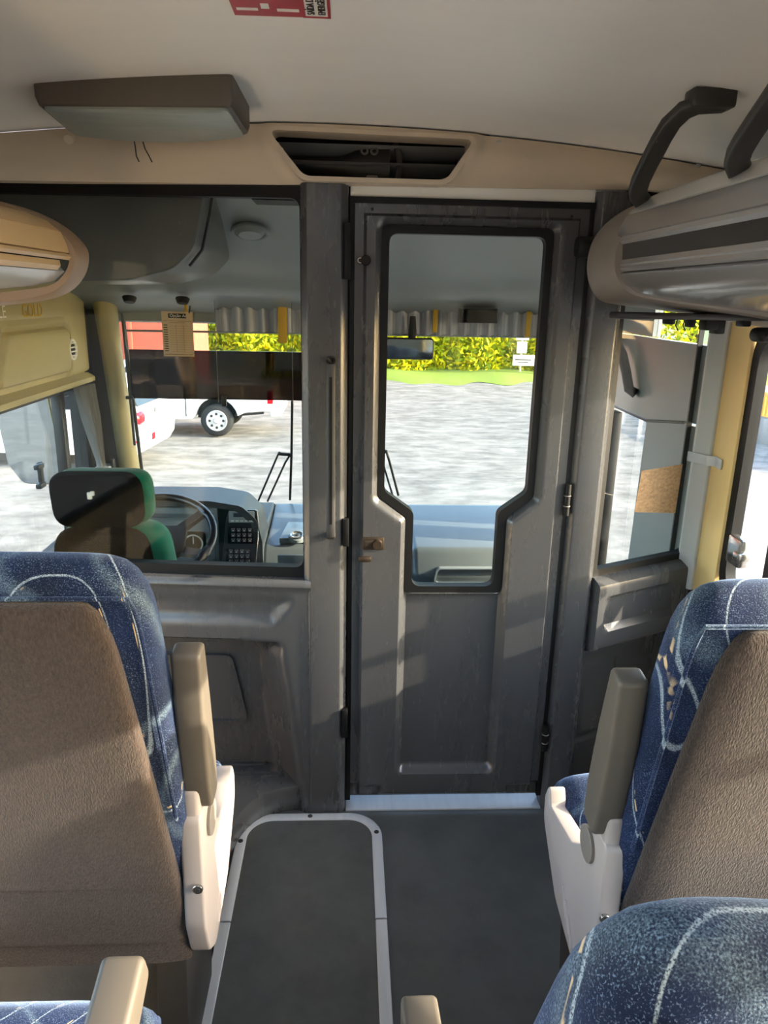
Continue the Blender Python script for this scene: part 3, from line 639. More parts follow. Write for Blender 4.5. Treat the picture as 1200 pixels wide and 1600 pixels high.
# ================================================================== luggage racks and handles
def build_racks():
    # right rack: profile in x-z, length along y
    ya, yb = -4.8, 1.735
    t = thing('luggage_rack', 'silver-grey overhead luggage rack with ribbed front on the right', 'luggage rack', (0.85,1.7,1.55))
    def strip(name, pts, m, th=0.012, y0=ya, y1=yb):
        mb = MB(); secs = []
        for y in (y0, y1):
            a = [(x,y,z) for x,z in pts]; b = []
            for k in range(len(pts)):
                p = Vector(pts[max(k-1,0)]); q = Vector(pts[min(k+1,len(pts)-1)]); d = (q-p).normalized(); n_ = Vector((-d.y,d.x))
                b.append((pts[k][0]+n_.x*th,y,pts[k][1]+n_.y*th))
            secs.append(a+b[::-1])
        return obj(name, mb.loft(secs), m, t)
    strip('top_lip', [(0.755,1.765),(0.70,1.752),(0.655,1.732),(0.628,1.705)], 'rack_tan' if False else 'rack_white', -0.012)
    strip('fascia_panel', [(0.628,1.703),(0.617,1.680),(0.610,1.660)], 'rack_metal', -0.014)
    for k,(za,zb,xo) in enumerate(((1.658,1.654,0.606),(1.609,1.605,0.610),(1.600,1.596,0.611))):
        strip('fascia_rib', [(xo+0.002,za),(xo,(za+zb)/2),(xo+0.003,zb)], 'rack_rib', -0.008)
    strip('fascia_groove', [(0.611,1.654),(0.615,1.610)], 'rack_groove', -0.006)
    strip('lower_panel', [(0.614,1.590),(0.628,1.572),(0.655,1.556),(0.70,1.546),(0.80,1.535),(0.93,1.522),(1.10,1.508)], 'rack_metal', -0.012)
    strip('shelf', [(0.64,1.60),(0.80,1.57),(1.10,1.54)], 'rack_white', 0.01)
    # curved end cap: inner and outer outline swept over its depth
    out = [(0.775,1.775),(0.71,1.758),(0.65,1.735),(0.602,1.70),(0.575,1.66),(0.567,1.61),(0.577,1.565),(0.603,1.530),(0.65,1.518),(0.75,1.508),(0.90,1.490),(1.10,1.458)]
    inn = [(0.775,1.760),(0.72,1.742),(0.668,1.717),(0.627,1.685),(0.612,1.652),(0.608,1.615),(0.616,1.588),(0.640,1.562),(0.685,1.545),(0.77,1.532),(0.92,1.515),(1.10,1.492)]
    def smooth_line(p, n=40):
        P = [Vector(q) for q in p]; res = []
        for i in range(n+1):
            s = i/n*(len(P)-1); k = min(int(s),len(P)-2); f = s-k
            p0,p1,p2,p3 = P[max(k-1,0)],P[k],P[k+1],P[min(k+2,len(P)-1)]
            q = 0.5*((2*p1)+(p2-p0)*f+(2*p0-5*p1+4*p2-p3)*f*f+(3*p1-p0-3*p2+p3)*f**3); res.append((q.x,q.y))
        return res
    O, I = smooth_line(out), smooth_line(inn)
    mb = MB(); secs = []
    for o,i in zip(O,I):
        mid = ((o[0]+i[0])/2,(o[1]+i[1])/2)
        L_ = lambda f: (o[0]*(1-f)+i[0]*f, o[1]*(1-f)+i[1]*f)
        a_, b_ = L_(0.52), L_(0.60)
        secs.append([(o[0],1.835,o[1]),(o[0],1.815,o[1]),(a_[0],1.722,a_[1]),(b_[0],1.714,b_[1]),(i[0],1.712,i[1]),(i[0],1.74,i[1]),(i[0],1.835,i[1])])
    mb.loft(secs); obj('end_cap', mb, 'warm_grey_plastic', t, smooth=24)
    back = MB(); n_ = len(O); back.loft([[(o[0]*0.97+0.03,1.80,o[1]*0.97+0.048) for o in O],[(o[0]*0.97+0.03,1.832,o[1]*0.97+0.048) for o in O]]); obj('end_plate', back, 'warm_grey_plastic', t)
    obj('brand_mark', MB().tube([(0.6135,1.700,1.668),(0.612,1.698,1.656)],0.004,6).tube([(0.612,1.690,1.658),(0.612,1.655,1.661)],0.0025,6).tube([(0.612,1.703,1.653),(0.611,1.66,1.654)],0.0025,6), 'charcoal', t, label='small dark emblem')
    # fittings hanging under the rack
    f = thing('service_unit', 'dark broken service fitting hanging under the right rack', 'fitting', (0.88,1.78,1.48))
    obj('bracket', MB().rbox((0.62,1.74,1.487),(1.0,1.80,1.502),0.005), 'charcoal', f)
    rr = random.Random(3)
    for x,wd_,dz in ((0.745,0.018,0.004),(0.80,0.012,0.010),(0.835,0.034,0.016),(0.862,0.022,0.024),(0.925,0.02,0.006)):
        obj('broken_clip', MB().rbox((x,1.745,1.480-dz),(x+wd_,1.785,1.494),0.004), 'black_rubber', f)
    for k,x in enumerate((0.772,0.79)): obj('loose_wire', MB().tube([(x,1.76,1.488),(x-0.004,1.757,1.474),(x+0.003,1.755,1.462)],0.0015,6), 'black_rubber', f)
    k = thing('curtain_rail_end', 'rounded black rail end under the right rack above the window', 'rail end', (1.0,1.72,1.43))
    obj('body', MB().rbox((0.945,1.70,1.440),(1.03,1.76,1.474),0.015,4), 'black_rubber', k)
    obj('slot', MB().rbox((0.96,1.696,1.452),(0.99,1.702,1.458),0.002), 'wheel_hub', k)
    # left rack
    t2 = thing('luggage_rack', 'tan overhead luggage rack with curved end cap on the left', 'luggage rack', (-0.85,1.7,1.52))
    def strip2(name, pts, m, th=0.012, y0=ya, y1=1.735):
        mb = MB(); secs = []
        for y in (y0,y1):
            a = [(x,y,z) for x,z in pts]; b = []
            for k in range(len(pts)):
                p = Vector(pts[max(k-1,0)]); q = Vector(pts[min(k+1,len(pts)-1)]); d = (q-p).normalized(); n_ = Vector((-d.y,d.x)); b.append((pts[k][0]+n_.x*th,y,pts[k][1]+n_.y*th))
            secs.append(a+b[::-1])
        return obj(name, mb.loft(secs), m, t2)
    strip2('top_lip', [(-0.770,1.70),(-0.700,1.685),(-0.655,1.668),(-0.630,1.648)], 'rack_tan', -0.012)
    strip2('fascia_panel', [(-0.628,1.646),(-0.618,1.622),(-0.614,1.603)], 'rack_tan', -0.012)
    strip2('fascia_rib', [(-0.614,1.600),(-0.610,1.594),(-0.616,1.588)], 'rack_tan', -0.012)
    strip2('fascia_rib', [(-0.620,1.586),(-0.618,1.575),(-0.626,1.566)], 'rack_tan', -0.012, y1=1.69)
    strip2('fascia_groove', [(-0.635,1.60),(-0.640,1.56)], 'charcoal', -0.006)
    strip2('lower_panel', [(-0.628,1.564),(-0.650,1.545),(-0.700,1.532),(-0.800,1.522),(-1.09,1.505)], 'rack_white', -0.012)
    out = [(-0.80,1.715),(-0.74,1.703),(-0.685,1.684),(-0.640,1.658),(-0.607,1.625),(-0.600,1.598),(-0.612,1.560),(-0.645,1.525),(-0.70,1.503),(-0.80,1.488),(-0.93,1.475),(-1.09,1.462)]
    inn = [(-0.80,1.702),(-0.740,1.690),(-0.683,1.668),(-0.638,1.641),(-0.618,1.615),(-0.614,1.596),(-0.625,1.565),(-0.658,1.536),(-0.72,1.524),(-0.81,1.513),(-0.93,1.500),(-1.09,1.49)]
    O, I = smooth_line(out), smooth_line(inn); mb = MB(); secs = []
    for o,i in zip(O,I):
        mid = ((o[0]+i[0])/2,(o[1]+i[1])/2)
        L_ = lambda f: (o[0]*(1-f)+i[0]*f, o[1]*(1-f)+i[1]*f)
        a_, b_ = L_(0.10), L_(0.22)
        secs.append([(o[0],1.82,o[1]),(o[0],1.79,o[1]),(a_[0],1.745,a_[1]),(b_[0],1.738,b_[1]),(i[0],1.735,i[1]),(i[0],1.745,i[1]),(i[0],1.82,i[1])])
    mb.loft(secs); obj('end_cap', mb, 'rack_cap_tan', t2, smooth=24)
    # handles from ceiling to rack
    def handle(y, label, tilt):
        h = thing('rack_grab_handle', label, 'handle', (0.62,y,1.72), group='curved handles along the right rack')
        zc = ceil_z(0.60)
        pts = [(0.660,y,zc-0.024),(0.615,y,zc-0.026),(0.592,y+0.010,zc-0.034),(0.580,y+0.035,zc-0.050),(0.579,y+0.070,zc-0.070),(0.582,y+0.110,zc-0.091),(0.586,y+0.150,zc-0.109),(0.593,y+0.190,zc-0.123),(0.604,y+0.230,zc-0.134),(0.621,y+0.270,zc-0.143),(0.650,y+0.310,zc-0.152)]
        obj('grip', MB().tube(pts,0.014,16,flat=(0.011,0.019,(1,0.2,0.0))), 'charcoal', h, smooth=60)
        obj('ceiling_mount', MB().rbox((0.592,y-0.020,zc-0.034),(0.672,y+0.022,ceil_z(0.66)+0.004),0.006), 'charcoal', h)
        obj('grip_inlay', MB().tube([(p[0]-0.012,p[1]-0.012,p[2]-0.004) for p in pts[4:]],0.002,6), 'warm_grey_plastic', h)
    handle(1.42, 'far dark curved grab handle between ceiling and right rack end', 0)
    handle(1.00, 'near dark curved grab handle cut by the right photo edge', 0)
build_racks()

# ================================================================== passenger seats
def interp(t, pts):
    for (a,va),(b,vb) in zip(pts,pts[1:]):
        if t <= b: f = (t-a)/(b-a) if b > a else 0; return va+(vb-va)*f
    return pts[-1][1]
def build_seat(loc, side, label, arm, clen=0.36, lean=0.0, group='navy and brown coach seats'):
    """origin at floor level below the seat's back; side = +1 when the aisle is at +x. arm: angle of the armrest from horizontal"""
    t = thing('coach_seat', label, 'seat', loc, group); LM = Matrix.Translation((0,0,1.0)) @ Matrix.Rotation(R(lean),4,'Y') @ Matrix.Translation((0,0,-1.0))
    B, T = Vector((0,0.02,0.36)), Vector((0,-0.125,1.20)); ax = (T-B).normalized(); Ln = (T-B).length; nb = Vector((0,-ax.z,ax.y))   # nb points to the rear
    n = 32
    def section(c, w, tf, tb, e=0.5):
        S = []
        for j in range(n):
            a = 2*math.pi*j/n; ca, sa = math.cos(a), math.sin(a)
            x = w*math.copysign(abs(ca)**e,ca); d = math.copysign(abs(sa)**e,sa); d = d*(tb if d > 0 else tf)
            S.append(tuple(c+Vector((x,0,0))+nb*d))
        return S
    secs = []
    for k in range(37):
        q = 0.07+0.93*k/36; q = q if q < 0.8 else 0.8+0.2*math.sin((q-0.8)/0.2*math.pi/2)**1.0
        wq = interp(q,[(0,0.232),(0.35,0.236),(0.6,0.228),(1,0.212)]); top = max(0,(q-0.86)/0.14); cw = (1-top**2.6)**(1/2.6) if top < 1 else 0.0
        th = 0.062*(1-0.25*q)*max((1-top**2.2),0.0)**0.5
        secs.append(section(B+ax*Ln*q+nb*(-0.02), max(wq*(0.70+0.30*cw),0.02) if top < 1 else wq*0.62, max(th,0.004)+0.012, max(th,0.004)))
    cush = obj('backrest', MB().loft(secs).xf(LM), 'navy_plush', t, local=True, smooth=60)
    # piping around the rear edge of the backrest
    edge = []
    for k in range(25):
        q = 0.45+0.50*k/24; wq = interp(q,[(0,0.232),(0.35,0.236),(0.6,0.228),(1,0.212)]); top = max(0,(q-0.86)/0.14); cw = (1-top**2.6)**(1/2.6) if top < 1 else 0; edge.append((wq*(0.70+0.30*cw)*0.955,q))
    path = [B+ax*Ln*q+Vector((-x,0,0))+nb*(0.030-0.01*q) for x,q in edge]+[B+ax*Ln*q+Vector((x,0,0))+nb*(0.030-0.01*q) for x,q in edge[::-1]]
    obj('piping', MB().tube(path,0.0035,8).xf(LM), 'navy_plush', cush, local=True)
    # brown rear cover in two pieces: upper and lower skirt
    def cover(qa, qb, name, off, rnd):
        S = []
        for k in range(25):
            f = k/24; q = qa+(qb-qa)*(f if not rnd else (f if f < 0.7 else 0.7+0.3*math.sin((f-0.7)/0.3*math.pi/2)))
            wq = interp(q,[(0,0.222),(0.3,0.216),(0.62,0.192),(0.9,0.168)]); top = max(0,(q-(qb-0.11))/0.11) if rnd else 0; cw = max(1-top**2.4,0)**(1/2.4)
            th = 0.022*(1 if not rnd else (0.25+0.75*cw))
            S.append(section(B+ax*Ln*q+nb*(0.030-0.012*q+off), wq*(0.72+0.28*cw), 0.03, th, 0.42))
        return obj(name, MB().loft(S).xf(LM), 'brown_plush', t, local=True, smooth=60)
    cover(0.30,0.945,'back_cover',0.004,True); cover(0.13,0.298,'back_cover_skirt',0.001,False); cover(0.055,0.129,'back_cover_flap',-0.004,False)
    # cushion
    S = []
    for k in range(21):
        f = k/20; y = 0.0+clen*f; e = max(0,(f-0.82)/0.18); hh = 0.5*(0.175 - 0.02*(1-f))*(1-e**2.5)**0.4 if e < 1 else 0.012
        zc = 0.50+0.012*f; S.append([(x,y,zc+z) for x,z in [(0.232*math.copysign(abs(math.cos(a))**0.45,math.cos(a))*(1-0.06*e*e), hh*math.copysign(abs(math.sin(a))**0.5,math.sin(a))) for a in [2*math.pi*j/28 for j in range(28)]]])
    obj('cushion', MB().loft(S), 'navy_plush', t, local=True, smooth=60)
    # frame and leg
    obj('seat_frame', MB().rbox((-0.21,0.02,0.37),(0.21,0.40,0.43),0.01).rbox((-0.20,-0.01,0.38),(0.20,0.03,0.50),0.01), 'charcoal', t, local=True)
    gx = 0.16*side
    obj('leg', MB().prism(rpoly([(0.06,0.37),(0.34,0.37),(0.26,0.04),(0.02,0.04)],0.01,2),0,gx-0.03,gx+0.03,bevel=0.004), 'charcoal', t, local=True)
    # light grey side shell on the aisle side
    xi, xo = 0.220*side, 0.256*side
    shell = rpoly([(-0.050,0.720),(0.01,0.720),(0.05,0.640),(0.115,0.590),(0.255,0.560),(0.275,0.600),(0.295,0.560),(0.290,0.505),(0.17,0.41),(0.02,0.380),(-0.03,0.42),(-0.055,0.50)],[0.015,0.02,0.04,0.03,0.01,0.008,0.02,0.05,0.06,0.04,0.05,0.06],4)
    sh = obj('side_shell', MB().prism(shell,0,min(xi,xo),max(xi,xo),bevel=0.010,seg=3), 'seat_shell_grey', t, local=True)
    for k in range(3):
        obj('shell_rib', MB().tube([(xo,0.045+0.022*k,0.410+0.014*k),(xo,0.080+0.022*k,0.455+0.014*k)],0.004,8), 'seat_shell_grey', sh, local=True)
    sc = obj('screw', MB().cyl((0.247*side,-0.056,0.585),(0,-1,0),0.009,0.006,14), 'chrome', t, local=True)
    obj('screw_socket', MB().cyl((0.247*side,-0.0615,0.585),(0,-1,0),0.004,0.002,8), 'charcoal', sc, local=True)
    pv = Vector((0.250*side,-0.005,0.745))
    obj('pivot_cap', MB().cyl((0.2555*side,pv.y+0.03,0.665),(side,0,0),0.032,0.007,24), 'warm_grey_plastic', t, local=True)
    # armrest: bar with rounded edges, built along +y then rotated about its pivot
    La = 0.29
    mb = MB()
    prof = rpoly([(-0.020,-0.030),(0.05,-0.036),(La*0.6,-0.033),(La,-0.024),(La,0.020),(La*0.6,0.030),(0.05,0.032),(-0.020,0.028)],[0.02,0.05,0.1,0.012,0.012,0.1,0.05,0.02],4)
    mb.prism(prof,0,-0.0235,0.0235,bevel=0.007,seg=3)
    mb.xf(Matrix.Translation(pv) @ Matrix.Rotation(R(arm),4,'X'))
    obj('armrest', mb, 'armrest_grey', t, local=True)
    nk = obj('armrest_mount', MB().rbox((0.223,-0.042,0.64) if side > 0 else (-0.255,-0.042,0.64),(0.255,0.030,0.77) if side > 0 else (-0.223,0.030,0.77),0.01,3), 'seat_shell_grey', t, local=True)
    return t
build_seat((-0.500,1.10,-0.04), 1, 'front left coach seat with brown back and raised armrest', 98)
build_seat((0.680,1.03,-0.05), -1, 'front right coach seat with sunlit brown back beside the wall', 98)
build_seat((0.345,0.450,-0.055), -1, 'nearest coach seat at lower right, seen from above its rounded top', -9, 0.33, 7)
build_seat((-0.495,0.395,-0.04), 1, 'coach seat at lower left showing only its cushion and lowered armrest', 20, 0.47)

# ================================================================== driver cab
def build_cab():
    # ceiling moulding, sloping down to the windscreen
    def f(u,v):
        x = -1.12+2.2*u; y = 2.03+1.25*v
        z = 1.80+0.05*(1-v) - 0.365*v**1.35 + 0.012*math.cos(u*7)*math.sin(v*3.1) - 0.03*max(0,abs(x)-0.75)
        z -= 0.025*math.exp(-((v-0.78)/0.06)**2)
        return (x,y,z)
    mb = MB(); N = (41*31); g = MB().grid(f,40,30); mb.add(g.v,g.f); mb.add([(p[0],p[1],p[2]+0.04) for p in g.v],[q[::-1] for q in g.f])
    struct('ceiling_cab', mb, 'cab_grey', 'pale grey moulded ceiling of the driver cab', 'ceiling', smooth=60)
    # overhead locker above the driver
    t = thing('overhead_locker', 'dark grey rounded overhead locker above the driver seat', 'locker', (-0.8,2.4,1.58))
    pts = rpoly([(-1.10,1.85),(-0.375,1.85),(-0.395,1.74),(-0.420,1.640),(-0.478,1.585),(-0.60,1.554),(-0.76,1.547),(-1.10,1.545)],[0.01,0.01,0.1,0.08,0.08,0.1,0.1,0.01],5)
    obj('body', MB().prism(pts,1,2.12,2.75,bevel=0.02,seg=4), 'cab_locker_grey', t)
    obj('seam', MB().tube([(-0.375,2.20,1.80),(-0.388,2.20,1.735),(-0.413,2.20,1.64),(-0.45,2.20,1.597)],0.004,6), 'charcoal', t)
    for x,z in ((-0.455,1.70),(-0.44,1.706),(-0.455,1.67)): obj('mark', MB().rbox((x,2.116,z),(x+0.006,2.121,z+0.009),0.001), 'warm_grey_plastic', t)
    d = thing('ceiling_vent_dome', 'shallow round moulding in the grey cab ceiling', 'vent', (-0.33,2.45,1.76))
    obj('dome', MB().cyl((-0.315,2.50,1.725),(0,-0.3,-1),0.055,0.025,28,0.04), 'cab_grey', d)
    obj('rim', MB().torus((-0.315,2.495,1.712),(0,-0.3,-1),0.056,0.006,28,8), 'cab_grey', d)
    # windscreen
    def ws(u,v,o=0):
        x = -1.0+1.9*u; z = 0.50+1.02*v; return (x, 3.42-0.05*v-0.10*abs((x+0.05)/0.95)**4+o, z)
    mb = MB(); g = MB().grid(lambda u,v: ws(u,v),24,10); g2 = MB().grid(lambda u,v: ws(u,v,0.005),24,10); mb.add(g.v,g.f); mb.add(g2.v,[q[::-1] for q in g2.f])
    t = thing('window_9', 'wide curved windscreen in front of the dashboard', 'window', (0,3.38,0.55), kind='structure')
    obj('pane', mb, 'windscreen_glass', t)
    obj('lower_seal', MB().tube([ws(k/20,0.03,-0.012) for k in range(21)],0.012,8), 'black_rubber', t)
    # front bulkhead, A pillars, header, side walls of the cab
    struct('wall_bulkhead', MB().box((-1.15,3.42,-1.0),(1.15,3.46,0.54)), 'dark_grey_plastic', 'front bulkhead under the windscreen', 'wall', smooth=0)
    struct('trim_5', MB().rbox((-1.12,3.26,1.40),(1.1,3.45,1.995),0.02), 'cab_grey', 'grey header above the windscreen', 'trim')
    t = thing('pillar_left', 'pale cream windscreen pillar beside the driver curtain', 'pillar', (-1.03,3.25,0.5), kind='structure')
    obj('pillar_body', MB().tube([(-0.950,3.24,0.40),(-0.964,3.235,0.7),(-0.984,3.225,1.0),(-1.000,3.21,1.3),(-1.012,3.20,1.55)],[0.044,0.043,0.042,0.042,0.05],20), 'cab_cream', t)
    obj('pillar_backing', MB().rbox((-1.10,3.225,0.40),(-0.985,3.28,1.47),0.01), 'lamp_body', t)
    obj('pillar_seal', MB().tube([(-0.925,3.30,0.50),(-0.94,3.29,0.9),(-0.962,3.27,1.5)],0.008,8), 'charcoal', t)
    t = thing('pillar_right', 'pale grey windscreen pillar on the door side', 'pillar', (0.86,3.3,0.5), kind='structure')
    obj('pillar_body', MB().tube([(0.865,3.30,0.40),(0.860,3.295,0.8),(0.852,3.285,1.2),(0.846,3.27,1.52)],[0.032,0.032,0.03,0.03],16), 'cab_grey', t)
    wl = thing('wall_cab_left', 'cream wall lining beside the driver with vent and window opening', 'wall', (-1.14,2.6,0.5), kind='structure')
    x = -1.10
    ring = rpoly([(2.42,1.395),(2.98,1.395),(2.965,1.215),(2.33,1.215)],[0.05,0.04,0.05,0.03])
    def h(U,Z):
        s = sdpoly(U,Z,ring); out = 0.02*np.ones_like(U) - 0.018*np.exp(-(s/0.008)**2) + 0.006*sst(-s,0,0.02)
        out -= 0.016*np.exp(-((Z-1.202)/0.007)**2); out -= 0.008*np.exp(-((Z-1.43)/0.008)**2)*sst(U,3.0,2.9); out += 0.02*sst(Z,1.20,1.18)
        return out
    obj('upper_lining', relief(2.03,3.16,1.165,1.70,0.009,h,lambda u,z,hh:(x+hh,u,z),back=0.05), 'cab_cream', wl)
    obj('lower_lining', MB().box((-1.16,2.03,-0.5),(-1.10,3.40,0.56)), 'cab_grey', wl, smooth=0)
    obj('window_front_post', MB().rbox((-1.15,3.13,0.5),(-1.09,3.36,1.5),0.02), 'dark_grey_plastic', wl)
    v = obj('vent', MB().torus((-1.078,2.985,1.303),(1,0,0),0.036,0.006,28,8), 'white_paint', wl, label='round pale vent with dark slots')
    for p_ in (v,): p_.scale = (1,1,1)
    obj('vent_backing', MB().cyl((-1.082,2.985,1.303),(1,0,0),0.034,0.003,24), 'black_rubber', v)
    for k in range(4): obj('vent_slat', MB().rbox((-1.081,2.955,1.277+0.016*k),(-1.072,3.015,1.282+0.016*k),0.001), 'white_paint', v)
    # lettering on the lining reads towards the windscreen
    M = frame_M((-1.0785,2.19,1.438),(0,1,0),(0,0,1))
    obj('lettering', text_mb('VERSATILE',0.055,M), 'white_print', wl, smooth=0, label='pale lettering')
    M = frame_M((-1.0785,2.565,1.436),(0,1,0),(0,0,1))
    obj('lettering', text_mb('GOLD',0.060,M), 'gold_print', wl, smooth=0, label='gold lettering')
    # driver side window
    t = thing('window_10', 'driver side window with black sliding frame', 'window', (-1.12,2.6,0.56), kind='structure')
    obj('frame', MB().ring(rpoly([(2.05,0.55),(3.12,0.55),(3.12,1.175),(2.05,1.175)],0.04),rpoly([(2.08,0.58),(3.09,0.58),(3.09,1.145),(2.08,1.145)],0.03),0,-1.15,-1.095), 'charcoal', t)
    obj('pane', MB().box((-1.128,2.06,0.56),(-1.124,3.11,1.165)), 'clear_glass', t, smooth=0)
    obj('sash_post', MB().rbox((-1.135,2.86,0.57),(-1.095,2.90,1.155),0.004), 'charcoal', t)
    for (y,z) in ((2.60,0.895),(2.90,0.62)):
        lt = obj('latch', MB().rbox((-1.10,y-0.012,z-0.045),(-1.085,y+0.012,z+0.045),0.004).rbox((-1.095,y-0.05,z+0.025),(-1.075,y,z+0.043),0.004).rbox((-1.095,y-0.05,z-0.043),(-1.075,y,z-0.025),0.004), 'charcoal', t, label='black window latch')
    # curtain gathered at the driver window with its strap
    c = thing('driver_curtain', 'grey pleated curtain tied back beside the driver window', 'curtain', (-1.06,3.05,0.8))
    mb = MB(); n = 60; S = []
    for k in range(21):
        s = k/20; z = 1.165-0.545*s; nar = abs(s-0.62)/0.62 if s < 0.62 else (s-0.62)/0.38*0.5; wv = 0.045+0.085*min(1,nar)**0.8; yc = 2.985+0.115*min(1,s/0.62)
        S.append([(-1.05+0.022*math.sin(j*1.1+s)*min(1,0.4+nar), yc-wv/2+wv*j/(n-1), z) for j in range(n)] + [(-1.045+0.022*math.sin(j*1.1+s)*min(1,0.4+nar), yc-wv/2+wv*j/(n-1), z) for j in range(n)][::-1])
    obj('cloth', mb.loft(S), 'curtain_grey', c, smooth=60)
    obj('tie_strap', MB().rbox((-1.075,3.05,0.785),(-1.015,3.175,0.808),0.006), 'aluminium', c)
    obj('strap_buckle', MB().rbox((-1.02,3.13,0.775),(-1.005,3.16,0.835),0.004), 'charcoal', c)
    # right side of the cab: entrance
    wr = thing('wall_cab_right', 'grey wall lining and entrance door panels beyond the right partition glass', 'wall', (1.12,2.6,0.5), kind='structure')
    obj('panel', MB().prism([(2.20,-0.5),(2.66,-0.5),(2.68,0.50),(2.66,1.10),(2.345,1.145),(2.20,1.15)],0,1.10,1.13), 'cab_grey', wr, smooth=0)
    obj('panel', MB().prism([(2.20,1.16),(2.345,1.155),(2.66,1.11),(3.2,1.115),(3.2,1.40),(2.20,1.40)],0,1.10,1.13), 'cab_grey', wr, smooth=0)
    obj('panel', MB().box((1.10,2.20,1.56),(1.13,3.3,2.0)), 'cab_grey', wr, smooth=0)
    obj('panel', MB().box((1.10,2.70,1.405),(1.13,3.3,1.555)), 'cab_grey', wr, smooth=0)
    obj('corner_joint', MB().box((1.085,2.300,0.55),(1.10,2.308,1.56)), 'charcoal', wr, smooth=0)
    obj('panel_joint', MB().tube([(1.098,2.345,1.150),(1.098,2.66,1.105),(1.098,3.15,1.11)],0.005,6), 'charcoal', wr)
    obj('door_post', MB().rbox((1.06,2.90,-0.4),(1.10,2.97,1.10),0.008), 'black_rubber', wr)
    obj('door_post_inner', MB().rbox((1.03,2.965,-0.4),(1.07,3.03,1.08),0.01), 'cab_cream', wr)
    obj('front_panel', MB().box((1.08,3.08,-0.5),(1.13,3.42,1.12)), 'cab_grey', wr, smooth=0)
    obj('sill_panel', MB().box((1.10,2.60,-0.5),(1.13,3.3,0.30)), 'dark_grey_plastic', wr, smooth=0)
    g = thing('entrance_grab_rail', 'black curved grab rail on the grey entrance wall', 'handle', (1.09,2.85,1.3))
    obj('rail', MB().tube([(1.092,3.06,1.365),(1.075,3.03,1.372),(1.07,2.97,1.362),(1.07,2.90,1.325),(1.07,2.84,1.265),(1.07,2.79,1.205),(1.092,2.775,1.19)],0.019,12), 'black_rubber', g)
    t = thing('window_11', 'entrance door glass beyond the right partition', 'window', (1.12,2.8,0.3), kind='structure')
    obj('pane', MB().box((1.114,2.64,0.30),(1.118,3.08,1.10)), 'clear_glass', t, smooth=0)
    obj('upper_pane', MB().box((1.114,2.20,1.40),(1.118,2.70,1.56)), 'clear_glass', t, smooth=0)
build_cab()

